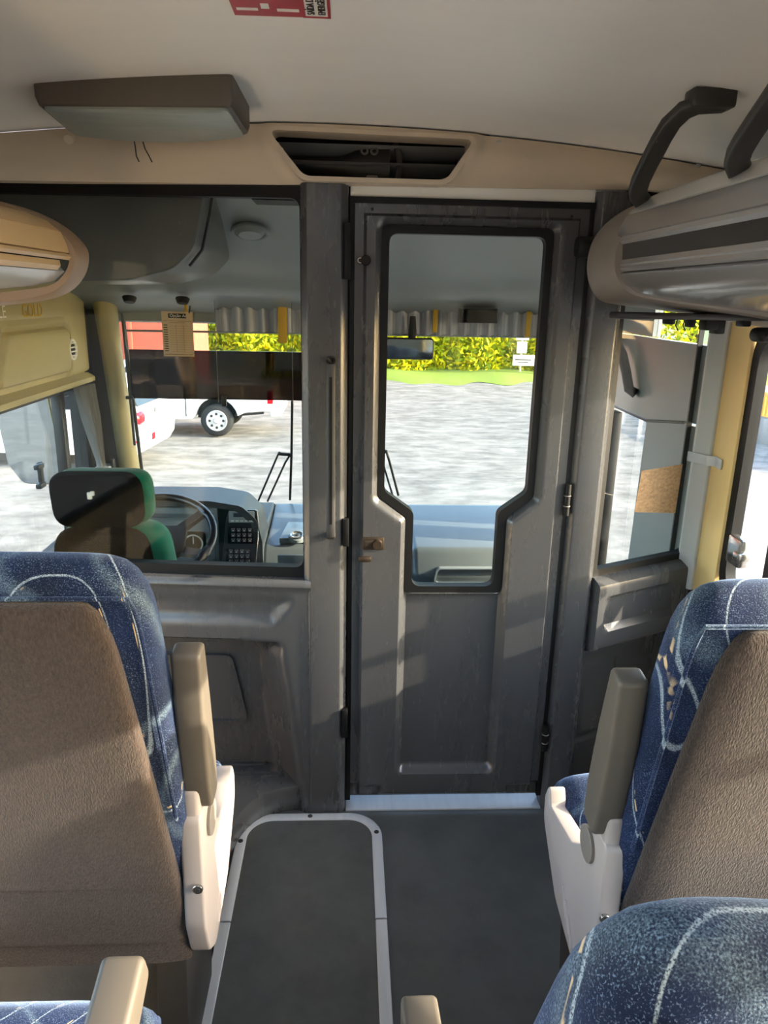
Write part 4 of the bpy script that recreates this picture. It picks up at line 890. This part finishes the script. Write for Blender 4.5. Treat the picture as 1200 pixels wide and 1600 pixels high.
def build_dash():
    t = thing('dashboard', 'grey moulded dashboard with curved top under the windscreen', 'dashboard', (0,3.1,0.2))
    # main shell: profile in y-z extruded along x in three blocks
    def block(name, x0, x1, prof, m, bev=0.012): return obj(name, MB().prism(rpoly(prof,0.05,5),0,x0,x1,bevel=bev,seg=3), m, t)
    block('centre_cover', -0.345,0.235,[(2.86,0.0),(2.83,0.44),(2.90,0.525),(3.40,0.585),(3.40,0.0)], 'dash_grey')
    block('right_cover', 0.262,0.84,[(2.84,0.0),(2.82,0.43),(2.88,0.525),(3.40,0.585),(3.40,0.0)], 'dash_grey',0.03)
    block('joint_filler', 0.235,0.262,[(2.88,0.0),(2.86,0.43),(2.92,0.51),(3.40,0.57),(3.40,0.0)], 'charcoal',0.002)
    block('left_cover', -1.08,-0.345,[(3.02,0.0),(3.00,0.54),(3.05,0.58),(3.40,0.585),(3.40,0.0)], 'dash_hood')
    obj('right_lid', MB().ring(rpoly([(0.365,0.462),(0.72,0.462),(0.74,0.395),(0.35,0.395)],0.02),rpoly([(0.371,0.457),(0.715,0.457),(0.733,0.400),(0.358,0.400)],0.017),1,2.812,2.84), 'dash_panel', t)
    lid = obj('centre_lid', MB().prism([(-0.285,2.92),(-0.10,2.92),(-0.10,3.24),(-0.262,3.24)],2,0.529,0.5545,bevel=0.004), 'dash_grey', t); 
    lid.data.transform(Matrix.Translation((0,0,0)))
    obj('lid_front', MB().rbox((-0.285,2.822,0.36),(-0.10,2.835,0.515),0.006), 'dash_grey', t)
    kn = obj('round_filler_cap', MB().cyl((-0.212,2.93,0.545),(0,-0.25,1),0.036,0.02,28), 'dash_panel', t, label='round pale cap on the dashboard')
    obj('cap_rim', MB().torus((-0.212,2.925,0.565),(0,-0.25,1),0.026,0.005,28,8), 'chrome', kn); obj('cap_screw', MB().cyl((-0.212,2.924,0.566),(0,-0.25,1),0.008,0.005,14), 'charcoal', kn)
    # instrument binnacle facing the driver
    hood = rpoly([(-1.05,0.36),(-1.05,0.735),(-0.55,0.735),(-0.425,0.715),(-0.365,0.655),(-0.345,0.56),(-0.345,0.36)],[0.03,0.05,0.15,0.06,0.06,0.1,0.02],6)
    inner = rpoly([(-1.035,0.375),(-1.035,0.712),(-0.56,0.712),(-0.445,0.695),(-0.388,0.640),(-0.368,0.55),(-0.368,0.375)],[0.03,0.05,0.15,0.06,0.06,0.1,0.02],6)
    bn = obj('binnacle_hood', MB().ring(hood,inner,1,2.835,3.06), 'dash_hood', t)
    obj('binnacle_face', MB().prism(inner,1,2.88,3.04), 'dash_dark', t)
    ip = obj('instrument_panel', MB().rbox((-1.0,2.862,0.385),(-0.525,2.884,0.70),0.006), 'dash_panel', t)
    obj('panel_frame', MB().ring(rpoly([(-0.99,0.475),(-0.538,0.475),(-0.538,0.675),(-0.99,0.675)],0.03),rpoly([(-0.975,0.492),(-0.553,0.492),(-0.553,0.660),(-0.975,0.660)],0.025),1,2.852,2.866), 'dash_grey', ip)
    obj('gauge_window', MB().prism(rpoly([(-0.965,0.50),(-0.575,0.50),(-0.575,0.60),(-0.965,0.60)],0.02),1,2.856,2.864), 'black_gloss', ip)
    for k in range(4):
        x = -0.91+0.095*k; obj('gauge', MB().torus((x,2.855,0.55),(0,1,0),0.036,0.003,24,6), 'button_print', ip)
        obj('gauge_needle', MB().rbox((x-0.002,2.852,0.55),(x+0.002,2.855,0.58),0.0005), 'button_print', ip)
    for x,z in ((-0.562,0.652),(-0.562,0.50)): obj('panel_screw', MB().cyl((x,2.852,z),(0,-1,0),0.004,0.004,10), 'chrome', ip)
    obj('ignition_recess', MB().prism(rpoly([(-0.585,0.39),(-0.54,0.39),(-0.54,0.445),(-0.585,0.445)],0.015),1,2.857,2.864), 'black_rubber', ip)
    # control panel with display and keypads
    M = Matrix.Translation((-0.430,2.85,0.588)) @ Matrix.Rotation(R(-10),4,'X') @ Matrix.Diagonal((1,1,0.90,1))
    body = rpoly([(-0.080,-0.150),(0.055,-0.150),(0.070,0.05),(0.068,0.110),(0.055,0.118),(-0.045,0.118),(-0.058,0.075)],[0.01,0.01,0.05,0.006,0.006,0.006,0.03],4)
    cp = obj('control_panel', MB().prism(body,1,-0.018,0.02,bevel=0.004).xf(M), 'dash_dark', t)
    obj('display_housing', MB().rbox((-0.047,-0.026,0.060),(0.055,-0.012,0.112),0.004).xf(M), 'dash_panel', cp)
    obj('display', MB().rbox((-0.028,-0.0285,0.086),(0.030,-0.025,0.104),0.002).xf(M), 'screen_grey', cp)
    for k in range(5): obj('display_key', MB().rbox((-0.038+0.018*k,-0.0285,0.066),(-0.025+0.018*k,-0.025,0.071),0.001).xf(M), 'button_print', cp)
    obj('side_trim', MB().tube([tuple(M @ Vector(q)) for q in ((0.064,-0.016,0.112),(0.070,-0.018,0.05),(0.066,-0.018,-0.03),(0.055,-0.018,-0.148))],0.003,6), 'chrome', cp)
    for gx,gz,sk in ((-0.042,-0.022,0),(-0.052,-0.118,-0.01)):
        kp = obj('keypad', MB().rbox((gx-0.010,-0.021,gz-0.014),(gx+0.092,-0.014,gz+0.062),0.004).xf(M), 'black_gloss', cp)
        for r_ in range(3):
            for c_ in range(4):
                x,z = gx+0.004+0.022*c_, gz-0.004+0.023*r_
                obj('button', MB().rbox((x,-0.0245,z),(x+0.017,-0.019,z+0.017),0.002,1).add([(x+0.005,-0.0249,z+0.003),(x+0.012,-0.0249,z+0.003),(x+0.012,-0.0249,z+0.0065),(x+0.005,-0.0249,z+0.0065)],[(0,1,2,3)]).xf(M), 'charcoal', cp)
                if (r_*4+c_) % 1 == 0: obj('button_mark', MB().box((x+0.005,-0.0256,z+0.003),(x+0.012,-0.0246,z+0.007)).box((x+0.003,-0.0256,z+0.0115),(x+0.006,-0.0246,z+0.0135)).box((x+0.011,-0.0256,z+0.0115),(x+0.014,-0.0246,z+0.0135)).xf(M), 'button_print', cp, smooth=0)
    obj('lever_knob', MB().cyl((-0.352,2.83,0.44),(0,-0.3,1),0.024,0.03,20), 'dash_panel', t, label='pale round lever knob'); obj('lever_stem', MB().tube([(-0.352,2.835,0.30),(-0.352,2.83,0.445)],0.008,10), 'chrome', t)
    # steering wheel
    s = thing('steering_wheel', 'black four-spoke steering wheel with dark hub', 'steering wheel', (-0.725,2.62,0.63))
    c = Vector((-0.725,2.62,0.655)); tilt = R(26); nrm = Vector((0,-math.sin(tilt),math.cos(tilt))); a = Vector((1,0,0)); b = nrm.cross(a)
    obj('rim', MB().torus(c,nrm,0.225,0.0155,64,12), 'wheel_black', s)
    # rim grips and spokes
    for ang in (40,-22,140,202):
        d = a*math.cos(R(ang))+b*math.sin(R(ang)); e = nrm.cross(d); mb = MB(); S = []
        for k in range(6):
            f = k/5; q = c+d*(0.085+0.135*f)-nrm*(0.03*(1-f)+0.006); w_ = 0.026-0.004*f; S.append([tuple(q+e*w_*sx+nrm*0.010*sy) for sx,sy in ((-1,-0.4),(-0.7,1),(0.7,1),(1,-0.4),(0.6,-1),(-0.6,-1))])
        obj('spoke', MB().loft(S), 'wheel_hub', s)
        obj('spoke_grip', MB().tube([tuple(c+(a*math.cos(R(ang+k))+b*math.sin(R(ang+k)))*0.223) for k in (-9,-6,-3,0,3,6,9)],[0.012,0.017,0.018,0.0185,0.018,0.017,0.012],10), 'wheel_black', s)
    hb = rpoly([(-0.125,-0.06),(-0.03,-0.105),(0.03,-0.105),(0.125,-0.06),(0.115,0.075),(-0.115,0.075)],0.02,4); Mh = Matrix((a,b,nrm)).transposed().to_4x4(); Mh.translation = c-nrm*0.03
    hub = obj('hub', MB().prism(hb,2,-0.01,0.022,bevel=0.006).xf(Mh), 'wheel_hub', s)
    obj('horn_badge', MB().cyl((0,0,0.021),2,0.02,0.003,24).xf(Mh), 'charcoal', hub)
    obj('column', MB().tube([tuple(c-nrm*0.035),tuple(c-nrm*0.30+Vector((0,0.05,-0.05)))],[0.03,0.05],14), 'dash_dark', s)
build_dash()

def build_driver_seat():
    t = thing('driver_chair', 'black and green driver seat with a separate wide headrest', 'seat', (-0.755,2.26,-0.42))
    def pad(name, x0, x1, z0, z1, yb, yf, lean, m, rr, par=None, taper=0.0):
        out = rpoly([(x0+taper,z1),(x1-taper,z1),(x1,z0),(x0,z0)],rr,6); cx = (x0+x1)/2; cz = (z0+z1)/2; S = []
        for y,s in ((yb,0.93),(yb+0.012,0.985),(yb+0.03,1.0),((yb+yf)/2,1.0),(yf-0.03,0.99),(yf-0.01,0.95),(yf,0.88)):
            S.append([(cx+(p[0]-cx)*s, y-lean*(p[1]-z0), cz+(p[1]-cz)*s) for p in out])
        S = [[(p[0]*0.965, p[1]-0.10, p[2]+0.018) for p in q] for q in S]
        return obj(name, MB().loft(S), m, par or t, smooth=60)
    pad('headrest', -0.935,-0.632,0.805,0.980,2.33,2.42,0.12,'driver_green',0.06)
    pad('headrest_cover', -0.938,-0.652,0.803,0.982,2.298,2.365,0.12,'driver_black',0.058)
    b = pad('backrest', -1.005,-0.545,0.20,0.800,2.40,2.53,0.12,'driver_green',[0.09,0.09,0.04,0.04],None,0.06)
    pad('backrest_cover', -1.000,-0.590,0.20,0.803,2.355,2.43,0.12,'driver_black',[0.08,0.08,0.04,0.04],None,0.06)
    obj('tear_patch', MB().rbox((-0.784,2.170,0.922),(-0.770,2.180,0.944),0.003), 'white_paint', t, label='small pale torn patch'); obj('tear_patch', MB().rbox((-0.775,2.170,0.933),(-0.762,2.180,0.947),0.003), 'white_paint', t)
    obj('cushion', MB().rbox((-0.99,2.30,0.06),(-0.53,2.78,0.20),0.05,4), 'driver_green', t)
    obj('pedestal', MB().rbox((-0.92,2.35,-0.42),(-0.60,2.72,0.07),0.02), 'charcoal', t)
build_driver_seat()

def build_windscreen_fittings():
    # dark hanging sun visor panel with cords and clip
    t = thing('sun_visor_panel', 'dark smoked sun visor panel hanging across the driver windscreen', 'sun visor', (-0.5,3.12,1.2))
    obj('film', MB().box((-0.900,3.118,1.098),(-0.02,3.122,1.298)), 'visor_film', t, smooth=0)
    for x in (-0.545,-0.235): obj('cord', MB().tube([(x,3.114,1.085),(x,3.114,1.50)],0.0012,6), 'warm_grey_plastic', t)
    obj('clip', MB().rbox((-0.532,3.105,1.070),(-0.512,3.125,1.118),0.003), 'charcoal', t)
    obj('side_rod', MB().tube([(-0.905,3.115,0.90),(-0.915,3.115,1.44)],0.006,8), 'charcoal', t); obj('rod_bracket', MB().rbox((-0.925,3.105,1.095),(-0.895,3.125,1.108),0.002), 'charcoal', t)
    # pleated strip imitating reflections along the top of the windscreen
    v = thing('windscreen_reflection', 'narrow pleated grey strip standing in for reflections along the top of the windscreen', 'curtain', (-0.05,3.2,1.43))
    n = 420; A = []
    rr = random.Random(5); ph = 0
    for k in range(n+1):
        x = -0.56+1.40*k/n; ph += 0.28+0.22*rr.random(); A.append((x,3.205+0.014*math.sin(ph)+0.006*math.sin(x*31)))
    obj('cloth', MB().loft([[(a[0],a[1],1.500),(a[0],a[1]+0.002,1.44),(a[0],a[1]*0.6+3.205*0.4,1.372),(a[0],a[1]*0.6+3.205*0.4+0.004,1.372),(a[0],a[1]+0.006,1.44),(a[0],a[1]+0.004,1.50)] for a in A]), 'reflection_grey', v, smooth=60)  # pleated strip standing in for windscreen reflections
    obj('reflection_lower_rail', MB().tube([(-0.93,3.205,1.368),(0.83,3.205,1.372)],0.0045,8), 'cab_grey', v)
    for x,w_,zb in ((-0.298,0.038,1.330),(-0.68,0.012,1.25),(0.35,0.02,1.385),(0.745,0.022,1.372)): obj('yellow_streak', MB().rbox((x,3.178,zb),(x+w_,3.184,1.478),0.002), 'yellow_streak', v)  # yellow streaks of the imitated windscreen reflections
    # notice card
    c = thing('notice_card', 'beige printed notice card hanging from the windscreen header', 'card', (-0.69,3.1,1.28))
    M = frame_M((-0.756,3.10,1.452),(1,0,-0.01),(-0.06,-0.05,1)); 
    Wc,Hc = 0.124,0.178
    obj('card', MB().box((0,-Hc,0),(Wc,0,0.001)).xf(M), 'paper', c, smooth=0)
    obj('title_block', MB().box((0.027,-0.026,0.001),(0.098,-0.008,0.0016)).xf(M), 'ink', c, smooth=0)
    obj('title_lettering', text_mb('Opção Ar',0.0165,M @ Matrix.Translation((0.033,-0.0215,0.0021)),0.0002), 'white_print', c, smooth=0)
    mb = MB(); mb.box((0.006,-0.038,0.001),(0.118,-0.0365,0.0015)); mb.box((0.03,-0.045,0.001),(0.092,-0.0435,0.0015))
    for k in range(12):
        y = -0.056-0.0093*k; mb.box((0.030,y-0.0016,0.001),(0.118,y-0.001,0.0015))
    for x in (0.055,0.085): mb.box((x,-0.162,0.001),(x+0.0008,-0.052,0.0015))
    mb.box((0.006,-0.171,0.001),(0.118,-0.1685,0.0015)); obj('ruled_lines', mb.xf(M), 'ink_faint', c, smooth=0)
    mb = MB()
    for k in range(12): mb.box((0.006,-0.056-0.0093*k,0.001),(0.022,-0.0525-0.0093*k,0.0015))
    obj('row_headings', mb.xf(M), 'ink', c, smooth=0)
    obj('hook', MB().tube([(-0.645,3.10,1.445),(-0.64,3.10,1.475)],0.003,6), 'charcoal', c)
    # interior mirror
    m = thing('rear_view_mirror', 'rectangular black rear-view mirror below the windscreen header', 'mirror', (0.25,3.15,1.31))
    obj('housing', MB().rbox((0.148,3.15,1.272),(0.356,3.185,1.362),0.014,4), 'black_rubber', m); obj('mirror_face', MB().prism(rpoly([(0.154,1.278),(0.350,1.278),(0.350,1.356),(0.154,1.356)],0.012),1,3.148,3.151), 'mirror_glass', m)
    obj('arm', MB().tube([(0.262,3.165,1.358),(0.264,3.170,1.38),(0.264,3.170,1.45)],[0.014,0.018,0.012],14), 'black_rubber', m)
    k = thing('display_unit', 'flat black display unit on the cab header', 'display', (0.53,3.12,1.45)); obj('case', MB().rbox((0.450,3.11,1.428),(0.610,3.16,1.486),0.004), 'dash_dark', k); obj('screen', MB().box((0.456,3.108,1.433),(0.604,3.111,1.481)), 'black_gloss', k, smooth=0)
    for x,nm in ((-0.86,'left'),(-0.655,'right')):
        obj('header_recess', MB().cyl((x,3.04,1.505),(0,-0.3,-1),0.028,0.022,20,0.022), 'black_rubber', bpy.data.objects['ceiling_cab'], label='small dark recess')
    # wipers outside the glass
    w1 = thing('windscreen_wiper', 'driver-side wiper with double arm and upright blade outside the windscreen', 'wiper', (-0.35,3.43,0.57))
    obj('arm', MB().tube([(-0.435,3.445,0.565),(-0.335,3.445,0.795),(-0.325,3.445,0.81)],0.005,8), 'charcoal', w1); obj('arm', MB().tube([(-0.39,3.445,0.565),(-0.300,3.445,0.76),(-0.275,3.445,0.80)],0.005,8), 'charcoal', w1)
    obj('link', MB().tube([(-0.335,3.445,0.800),(-0.277,3.445,0.797)],0.008,8), 'charcoal', w1); obj('blade', MB().tube([(-0.281,3.44,0.575),(-0.270,3.437,0.80),(-0.262,3.425,1.055)],0.006,8), 'black_rubber', w1)
    w2 = thing('windscreen_wiper', 'door-side wiper arm seen through the door window', 'wiper', (0.2,3.43,0.57))
    obj('arm', MB().tube([(0.243,3.445,0.60),(0.195,3.445,0.77),(0.178,3.445,0.825)],0.006,8), 'charcoal', w2); obj('arm', MB().tube([(0.215,3.445,0.60),(0.155,3.445,0.79)],0.005,8), 'charcoal', w2)
    obj('blade', MB().tube([(0.178,3.437,0.825),(0.13,3.44,0.75),(-0.03,3.44,0.60)],0.006,8), 'black_rubber', w2)
    # outside mirror at the driver side
    e = thing('exterior_mirror', 'large rounded exterior mirror outside the driver window', 'mirror', (-1.5,3.4,0.85))
    pr = rpoly([(-1.66,1.10),(-1.40,1.115),(-1.355,0.70),(-1.39,0.62),(-1.56,0.625),(-1.62,0.72)],[0.05,0.05,0.06,0.05,0.05,0.06],6)
    me = MB().prism(pr,1,3.50,3.58,bevel=0.02,seg=3); obj('shell', me, 'charcoal', e); c_ = Vector((-1.51,0.86)); obj('mirror_face', MB().prism([tuple(c_+(Vector(q)-c_)*0.95) for q in pr],1,3.494,3.50), 'mirror_glass', e)
    obj('bracket', MB().tube([(-1.38,3.54,1.05),(-1.20,3.50,1.10),(-1.10,3.44,1.12)],0.02,10), 'charcoal', e)
build_windscreen_fittings()

# ================================================================== outside
GZ = -1.34
def build_outside():
    def gnd(u,v):
        x = -60+120*u; y = -40+110*v; return (x,y,GZ-0.02+0.02*math.sin(x*0.9+y*0.5)+0.02*math.sin(y*1.3))
    struct('ground', MB().grid(gnd,90,90), 'gravel', 'pale rough gravel yard in front of the coach', 'ground', smooth=60)
    struct('ground_verge', MB().grid(lambda u,v:(-40+80*u,26.2+6*v-(1-v)**2*(0.9*math.sin(u*61)+0.6*math.sin(u*143+1)+0.4*math.sin(u*301)),GZ+0.05+0.05*math.sin(u*90)*math.sin(v*3.14)+0.10*v-0.06*(1-v)**3),320,8), 'grass', 'green grass verge before the hedge', 'ground', smooth=60)
    # hedge: bumpy core plus leaves
    rr = random.Random(11)
    t = thing('hedge', 'tall yellow-green leafy hedge at the far side of the yard', 'hedge', (0,30.5,GZ))
    core = MB().grid(lambda u,v:(-30+41*u, 31.6+0.5*math.sin(u*55)*math.sin(v*9)-0.7*math.sin(v*3.14), GZ+4.0*v+0.25*math.sin(u*77)*v),120,14)
    obj('core', core, 'hedge_leaf', t, smooth=60)
    for mname, cnt in (('hedge_leaf',9000),('hedge_leaf_yellow',9000)):
        mb = MB()
        for k in range(cnt):
            x = rr.uniform(-12,14); z = GZ+rr.uniform(0.05,4.0)**1.0; y = 30.2+rr.uniform(-0.45,0.4)+0.35*math.sin(x*2.1)
            if mname == 'hedge_leaf_yellow': z = GZ+4.0*rr.random()**1.6
            s = rr.uniform(0.07,0.17); a = Vector((rr.gauss(0,1),rr.gauss(0,0.6),rr.gauss(0,1))).normalized(); b = a.orthogonal().normalized()
            if rr.random() < 0.5: b = a.cross(b)
            p = Vector((x,y,z)); mb.add([p-a*s,p+b*s*0.5,p+a*s,p-b*s*0.5],[(0,1,2,3)])
        o = obj('foliage', mb, mname, t, smooth=0); o['kind'] = 'stuff'
    # sign posts
    s = thing('white_sign', 'small white sign board on a post by the hedge', 'sign', (6.85,29.2,GZ)); 
    obj('board', MB().rbox((6.42,29.18,-0.98),(7.28,29.22,-0.56),0.02), 'white_print', s); obj('board', MB().rbox((6.50,29.18,0.0),(7.0,29.22,0.30),0.02), 'white_print', s); obj('board', MB().rbox((6.55,29.18,-0.50),(6.95,29.22,-0.05),0.02), 'white_print', s); obj('post', MB().tube([(6.75,29.25,GZ),(6.75,29.25,0.3)],0.04,8), 'rim', s)
    obj('lettering', text_mb('* * - - - -',0.16,frame_M((6.50,29.17,-0.72),(1,0,0),(0,0,1))) if False else MB().box((6.5,29.17,-0.76),(7.15,29.18,-0.72)).box((6.62,29.17,-0.86),(7.05,29.18,-0.83)), 'ink', s, smooth=0)
    p = thing('orange_post', 'orange post beside the white sign near the hedge', 'post', (7.2,28.8,GZ)); obj('post', MB().tube([(7.42,28.9,GZ),(7.42,28.9,0.6)],0.11,10), 'red_wall', p)
    # red shed
    b = thing('red_shed', 'brick-red painted shed behind the white cars', 'building', (-12,21,GZ)); obj('wall', MB().box((-22,20.5,GZ),(-4.62,25,3.5)), 'red_wall', b, smooth=0); obj('roof', MB().prism([(20.2,3.5),(25.3,3.5),(22.7,4.6)],0,-22.4,-4.2), 'asphalt_roof', b, smooth=0)
    obj('corner_board', MB().rbox((-5.95,20.44,GZ),(-5.80,20.52,3.5),0.01), 'red_wall', b); obj('wall_joint', MB().box((-22,20.46,-0.72),(-4.62,20.5,-0.66)), 'brown_trim', b, smooth=0)
    # yellow house on the right
    h = thing('yellow_house', 'pale yellow house beyond the right side window', 'building', (28,44,GZ)); obj('wall', MB().box((24,36,GZ),(33,54,6.5)), 'yellow_wall', h, smooth=0); obj('roof', MB().prism([(23.4,6.5),(33.6,6.5),(28.5,9.0)],1,35.4,54.6), 'red_wall', h, smooth=0)
    for y in (38.0,43.0,48.0): 
        f = obj('window', MB().rbox((23.92,y,1.2),(24.06,y+1.8,3.4),0.02), 'white_paint', h); obj('pane', MB().box((23.89,y+0.15,1.35),(23.93,y+1.65,3.25)), 'car_glass', f, smooth=0)
    r = thing('yellow_railing', 'ochre picket railing in front of the yellow house', 'railing', (9,16,GZ)); 
    obj('top_rail', MB().rbox((8.96,12.5,-0.36),(9.04,19.5,-0.28),0.01), 'rail_yellow', r); obj('bottom_rail', MB().rbox((8.96,12.5,-0.85),(9.04,19.5,-0.78),0.01), 'rail_yellow', r)
    pk = MB().rbox((-0.03,-0.04,GZ),(0.03,0.04,-0.33),0.008,1); first = None
    for k in range(48):
        if first is None:
            pk.v = [(p_[0]+9.0,p_[1]+12.55,p_[2]) for p_ in pk.v]; first = obj('picket', pk, 'rail_yellow', r)
        else:
            q = first.copy(); COL.objects.link(q); q.parent = r; q.location = first.location+Vector((0,0.145*k,0))
    obj('base_wall', MB().rbox((8.9,12.4,GZ-0.02),(9.1,19.6,-0.80),0.02), 'asphalt_roof', r)
    # tree seen above the entrance
    tr = thing('roadside_tree', 'leafy green tree outside the entrance door', 'tree', (19.0,41.0,GZ))
    obj('trunk', MB().tube([(19.0,41.0,GZ),(19.1,41.0,1.2),(19.0,41.1,4.0)],[0.4,0.3,0.2],10), 'bark', tr)
    mb = MB()
    for k in range(4500):
        d = Vector((rr.gauss(0,1),rr.gauss(0,1),rr.gauss(0,1))).normalized()*rr.uniform(0.3,1)**0.5; p_ = Vector((19.0+4.2*d.x,41.0+4.2*d.y,4.0+4.0*d.z)); s_ = rr.uniform(0.16,0.34); a = Vector((rr.gauss(0,1),rr.gauss(0,1),rr.gauss(0,1))).normalized(); b_ = a.orthogonal().normalized(); mb.add([p_-a*s_,p_+b_*s_*0.5,p_+a*s_,p_-b_*s_*0.5],[(0,1,2,3)])
    o = obj('foliage', mb, 'hedge_leaf', tr, smooth=0); o['kind'] = 'stuff'

def wheel(parent, c, r, wdt, sgn):
    """wheel in the local x-z plane, axis along y"""
    c = Vector(c)
    w_ = obj('wheel', MB().tube([c+Vector((0,-wdt/2,0)),c+Vector((0,-wdt/2+0.02,0)),c+Vector((0,-wdt/2+0.05,0)),c+Vector((0,wdt/2-0.05,0)),c+Vector((0,wdt/2,0))],[r*0.80,r*0.93,r,r,r*0.85],32), 'tyre', parent, local=True)
    y = c.y-wdt/2
    rim = obj('rim', MB().cyl((c.x,y+0.02,c.z),(0,-1,0),r*0.62,0.03,32).torus((c.x,y-0.005,c.z),(0,1,0),r*0.60,0.018,32,8), 'rim', w_, local=True)
    for k in range(8):
        a = 2*math.pi*k/8; obj('rim_hole', MB().cyl((c.x+r*0.42*math.cos(a),y-0.008,c.z+r*0.42*math.sin(a)),(0,-1,0),0.028,0.006,10), 'charcoal', w_, local=True)
    obj('hub_cap', MB().cyl((c.x,y-0.005,c.z),(0,-1,0),r*0.2,0.03,16,r*0.15), 'rim', w_, local=True)
def place(t, loc, rz): t.location = loc; t.rotation_euler = (0,0,rz)

def build_vehicles():
    # pickup: local +x is the tail, near side faces -y
    t = thing('pickup_truck', 'white pickup truck side-on behind the dark visor panel', 'truck', (0,0,0))
    W = 1.72
    def solid(name, prof, y0, y1, m, bev=0.04, par=None): return obj(name, MB().prism(prof,1,y0,y1,bevel=bev,seg=3), m, par or t, local=True)
    arch = lambda cx: [(cx+0.44*math.cos(R(a)),0.36+0.44*math.sin(R(a))) for a in range(180,-1,-15)]
    low = [(-3.9,0.45),(-3.55,0.36)]+[(p[0],p[1]) for p in [(-2.95+0.44*math.cos(R(a)),0.36+0.44*math.sin(R(a))) for a in range(170,9,-16)]]+[(-2.4,0.36),(-0.5,0.36)]+[(0.44*math.cos(R(a)),0.36+0.44*math.sin(R(a))) for a in range(170,9,-16)]+[(0.62,0.52),(1.15,0.55),(1.15,1.05),(-2.0,1.05),(-2.4,1.03),(-3.8,0.95),(-3.95,0.75)]
    solid('body', low, 0.0, W, 'car_white', 0.03)
    solid('cab', [(-2.3,1.0),(-1.75,1.62),(-0.75,1.66),(-0.62,1.0)], 0.10, W-0.10, 'car_white', 0.08)
    solid('side_window', [(-2.05,1.06),(-1.68,1.55),(-0.82,1.58),(-0.74,1.06)], 0.085, 0.11, 'car_glass', 0.0)
    solid('bed_rim', [(-0.6,1.03),(1.15,1.03),(1.15,1.09),(-0.6,1.09)], 0.0, 0.10, 'car_white', 0.01)
    solid('door_seam', [(-0.62,0.42),(-0.60,0.42),(-0.60,1.02),(-0.62,1.02)], -0.004, 0.01, 'charcoal', 0.0)
    solid('rear_bumper', [(1.10,0.42),(1.32,0.44),(1.34,0.66),(1.10,0.66)], 0.05, W-0.05, 'car_white', 0.03)
    solid('tail_lamp', [(1.05,0.70),(1.165,0.70),(1.165,0.98),(1.05,0.98)], -0.006, 0.2, 'tail_red', 0.01)
    solid('wheel_well', [(-0.42,0.36),(0.42,0.36),(0.42,0.85),(-0.42,0.85)], 0.25, W-0.25, 'black_rubber', 0.0)
    solid('exhaust', [(0.35,0.40),(0.95,0.46),(0.95,0.50),(0.35,0.44)], 0.2, 0.28, 'charcoal', 0.0)
    for cx in (0.0,-2.95): wheel(t,(cx,0.13,0.335),0.335,0.22,-1); wheel(t,(cx,W-0.13,0.335),0.335,0.22,1)
    place(t,(-2.73,15.25,GZ),R(0))
    # white hatchback, tail at +x, turned so its tail points towards the yard
    t = thing('white_hatchback', 'white hatchback with red tail lamp near the windscreen pillar', 'car', (0,0,0))
    W = 1.70
    def solid(name, prof, y0, y1, m, bev=0.04, par=None): return obj(name, MB().prism(prof,1,y0,y1,bevel=bev,seg=3), m, par or t, local=True)
    low = [(-3.55,0.35),(-3.1,0.25)]+[(-2.65+0.36*math.cos(R(a)),0.31+0.36*math.sin(R(a))) for a in range(170,9,-16)]+[(-2.2,0.22),(-0.55,0.22)]+[(-0.15+0.36*math.cos(R(a)),0.31+0.36*math.sin(R(a))) for a in range(170,9,-16)]+[(0.30,0.24),(0.52,0.26),(0.62,0.42),(0.64,0.62),(0.56,0.74),(0.52,0.98),(-2.5,0.93),(-3.3,0.80),(-3.6,0.62)]
    body = solid('body', rpoly(low,0.03,2), 0.0, W, 'car_white', 0.12)
    solid('greenhouse', rpoly([(-2.55,0.90),(-1.75,1.40),(-0.3,1.45),(0.25,1.38),(0.52,0.95)],0.06,3), 0.06, W-0.06, 'car_white', 0.12)
    for pr in ([(-2.25,0.98),(-1.68,1.33),(-1.15,1.36),(-1.15,0.98)],[(-1.07,0.98),(-1.07,1.36),(-0.35,1.36),(0.0,1.18),(0.0,0.98)]): solid('side_window', pr, 0.05, 0.075, 'car_glass', 0.0)
    solid('rear_window', [(0.30,1.33),(0.47,1.02),(0.50,1.03),(0.33,1.34)], 0.25, W-0.25, 'car_glass', 0.0)
    tl = obj('tail_lamp', MB().rbox((0.16,-0.008,0.70),(0.585,0.40,0.965),0.11,5), 'tail_red', t, local=True)
    obj('reversing_lens', MB().rbox((0.28,-0.006,0.63),(0.632,0.42,0.735),0.05,4), 'lamp_clear', tl, local=True)
    solid('badge', [(0.572,0.86),(0.580,0.86),(0.580,0.95),(0.572,0.95)], 0.75, 0.86, 'chrome', 0.0)
    obj('reflector', MB().rbox((0.36,-0.012,0.46),(0.54,0.03,0.50),0.01), 'tail_red', t, local=True); obj('reflector', MB().rbox((0.615,0.45,0.44),(0.645,0.58,0.56),0.01), 'tail_red', t, local=True)
    for a_ in (0,): obj('parking_sensor', MB().torus((0.30,-0.005,0.36),(0,1,0),0.06,0.006,20,6), 'warm_grey_plastic', t, local=True)
    for cx in (-0.15,-2.65): wheel(t,(cx,0.12,0.30),0.30,0.2,-1); wheel(t,(cx,W-0.12,0.30),0.30,0.2,1)
    place(t,(-4.02,12.2,GZ),R(-5))
build_outside(); build_vehicles()
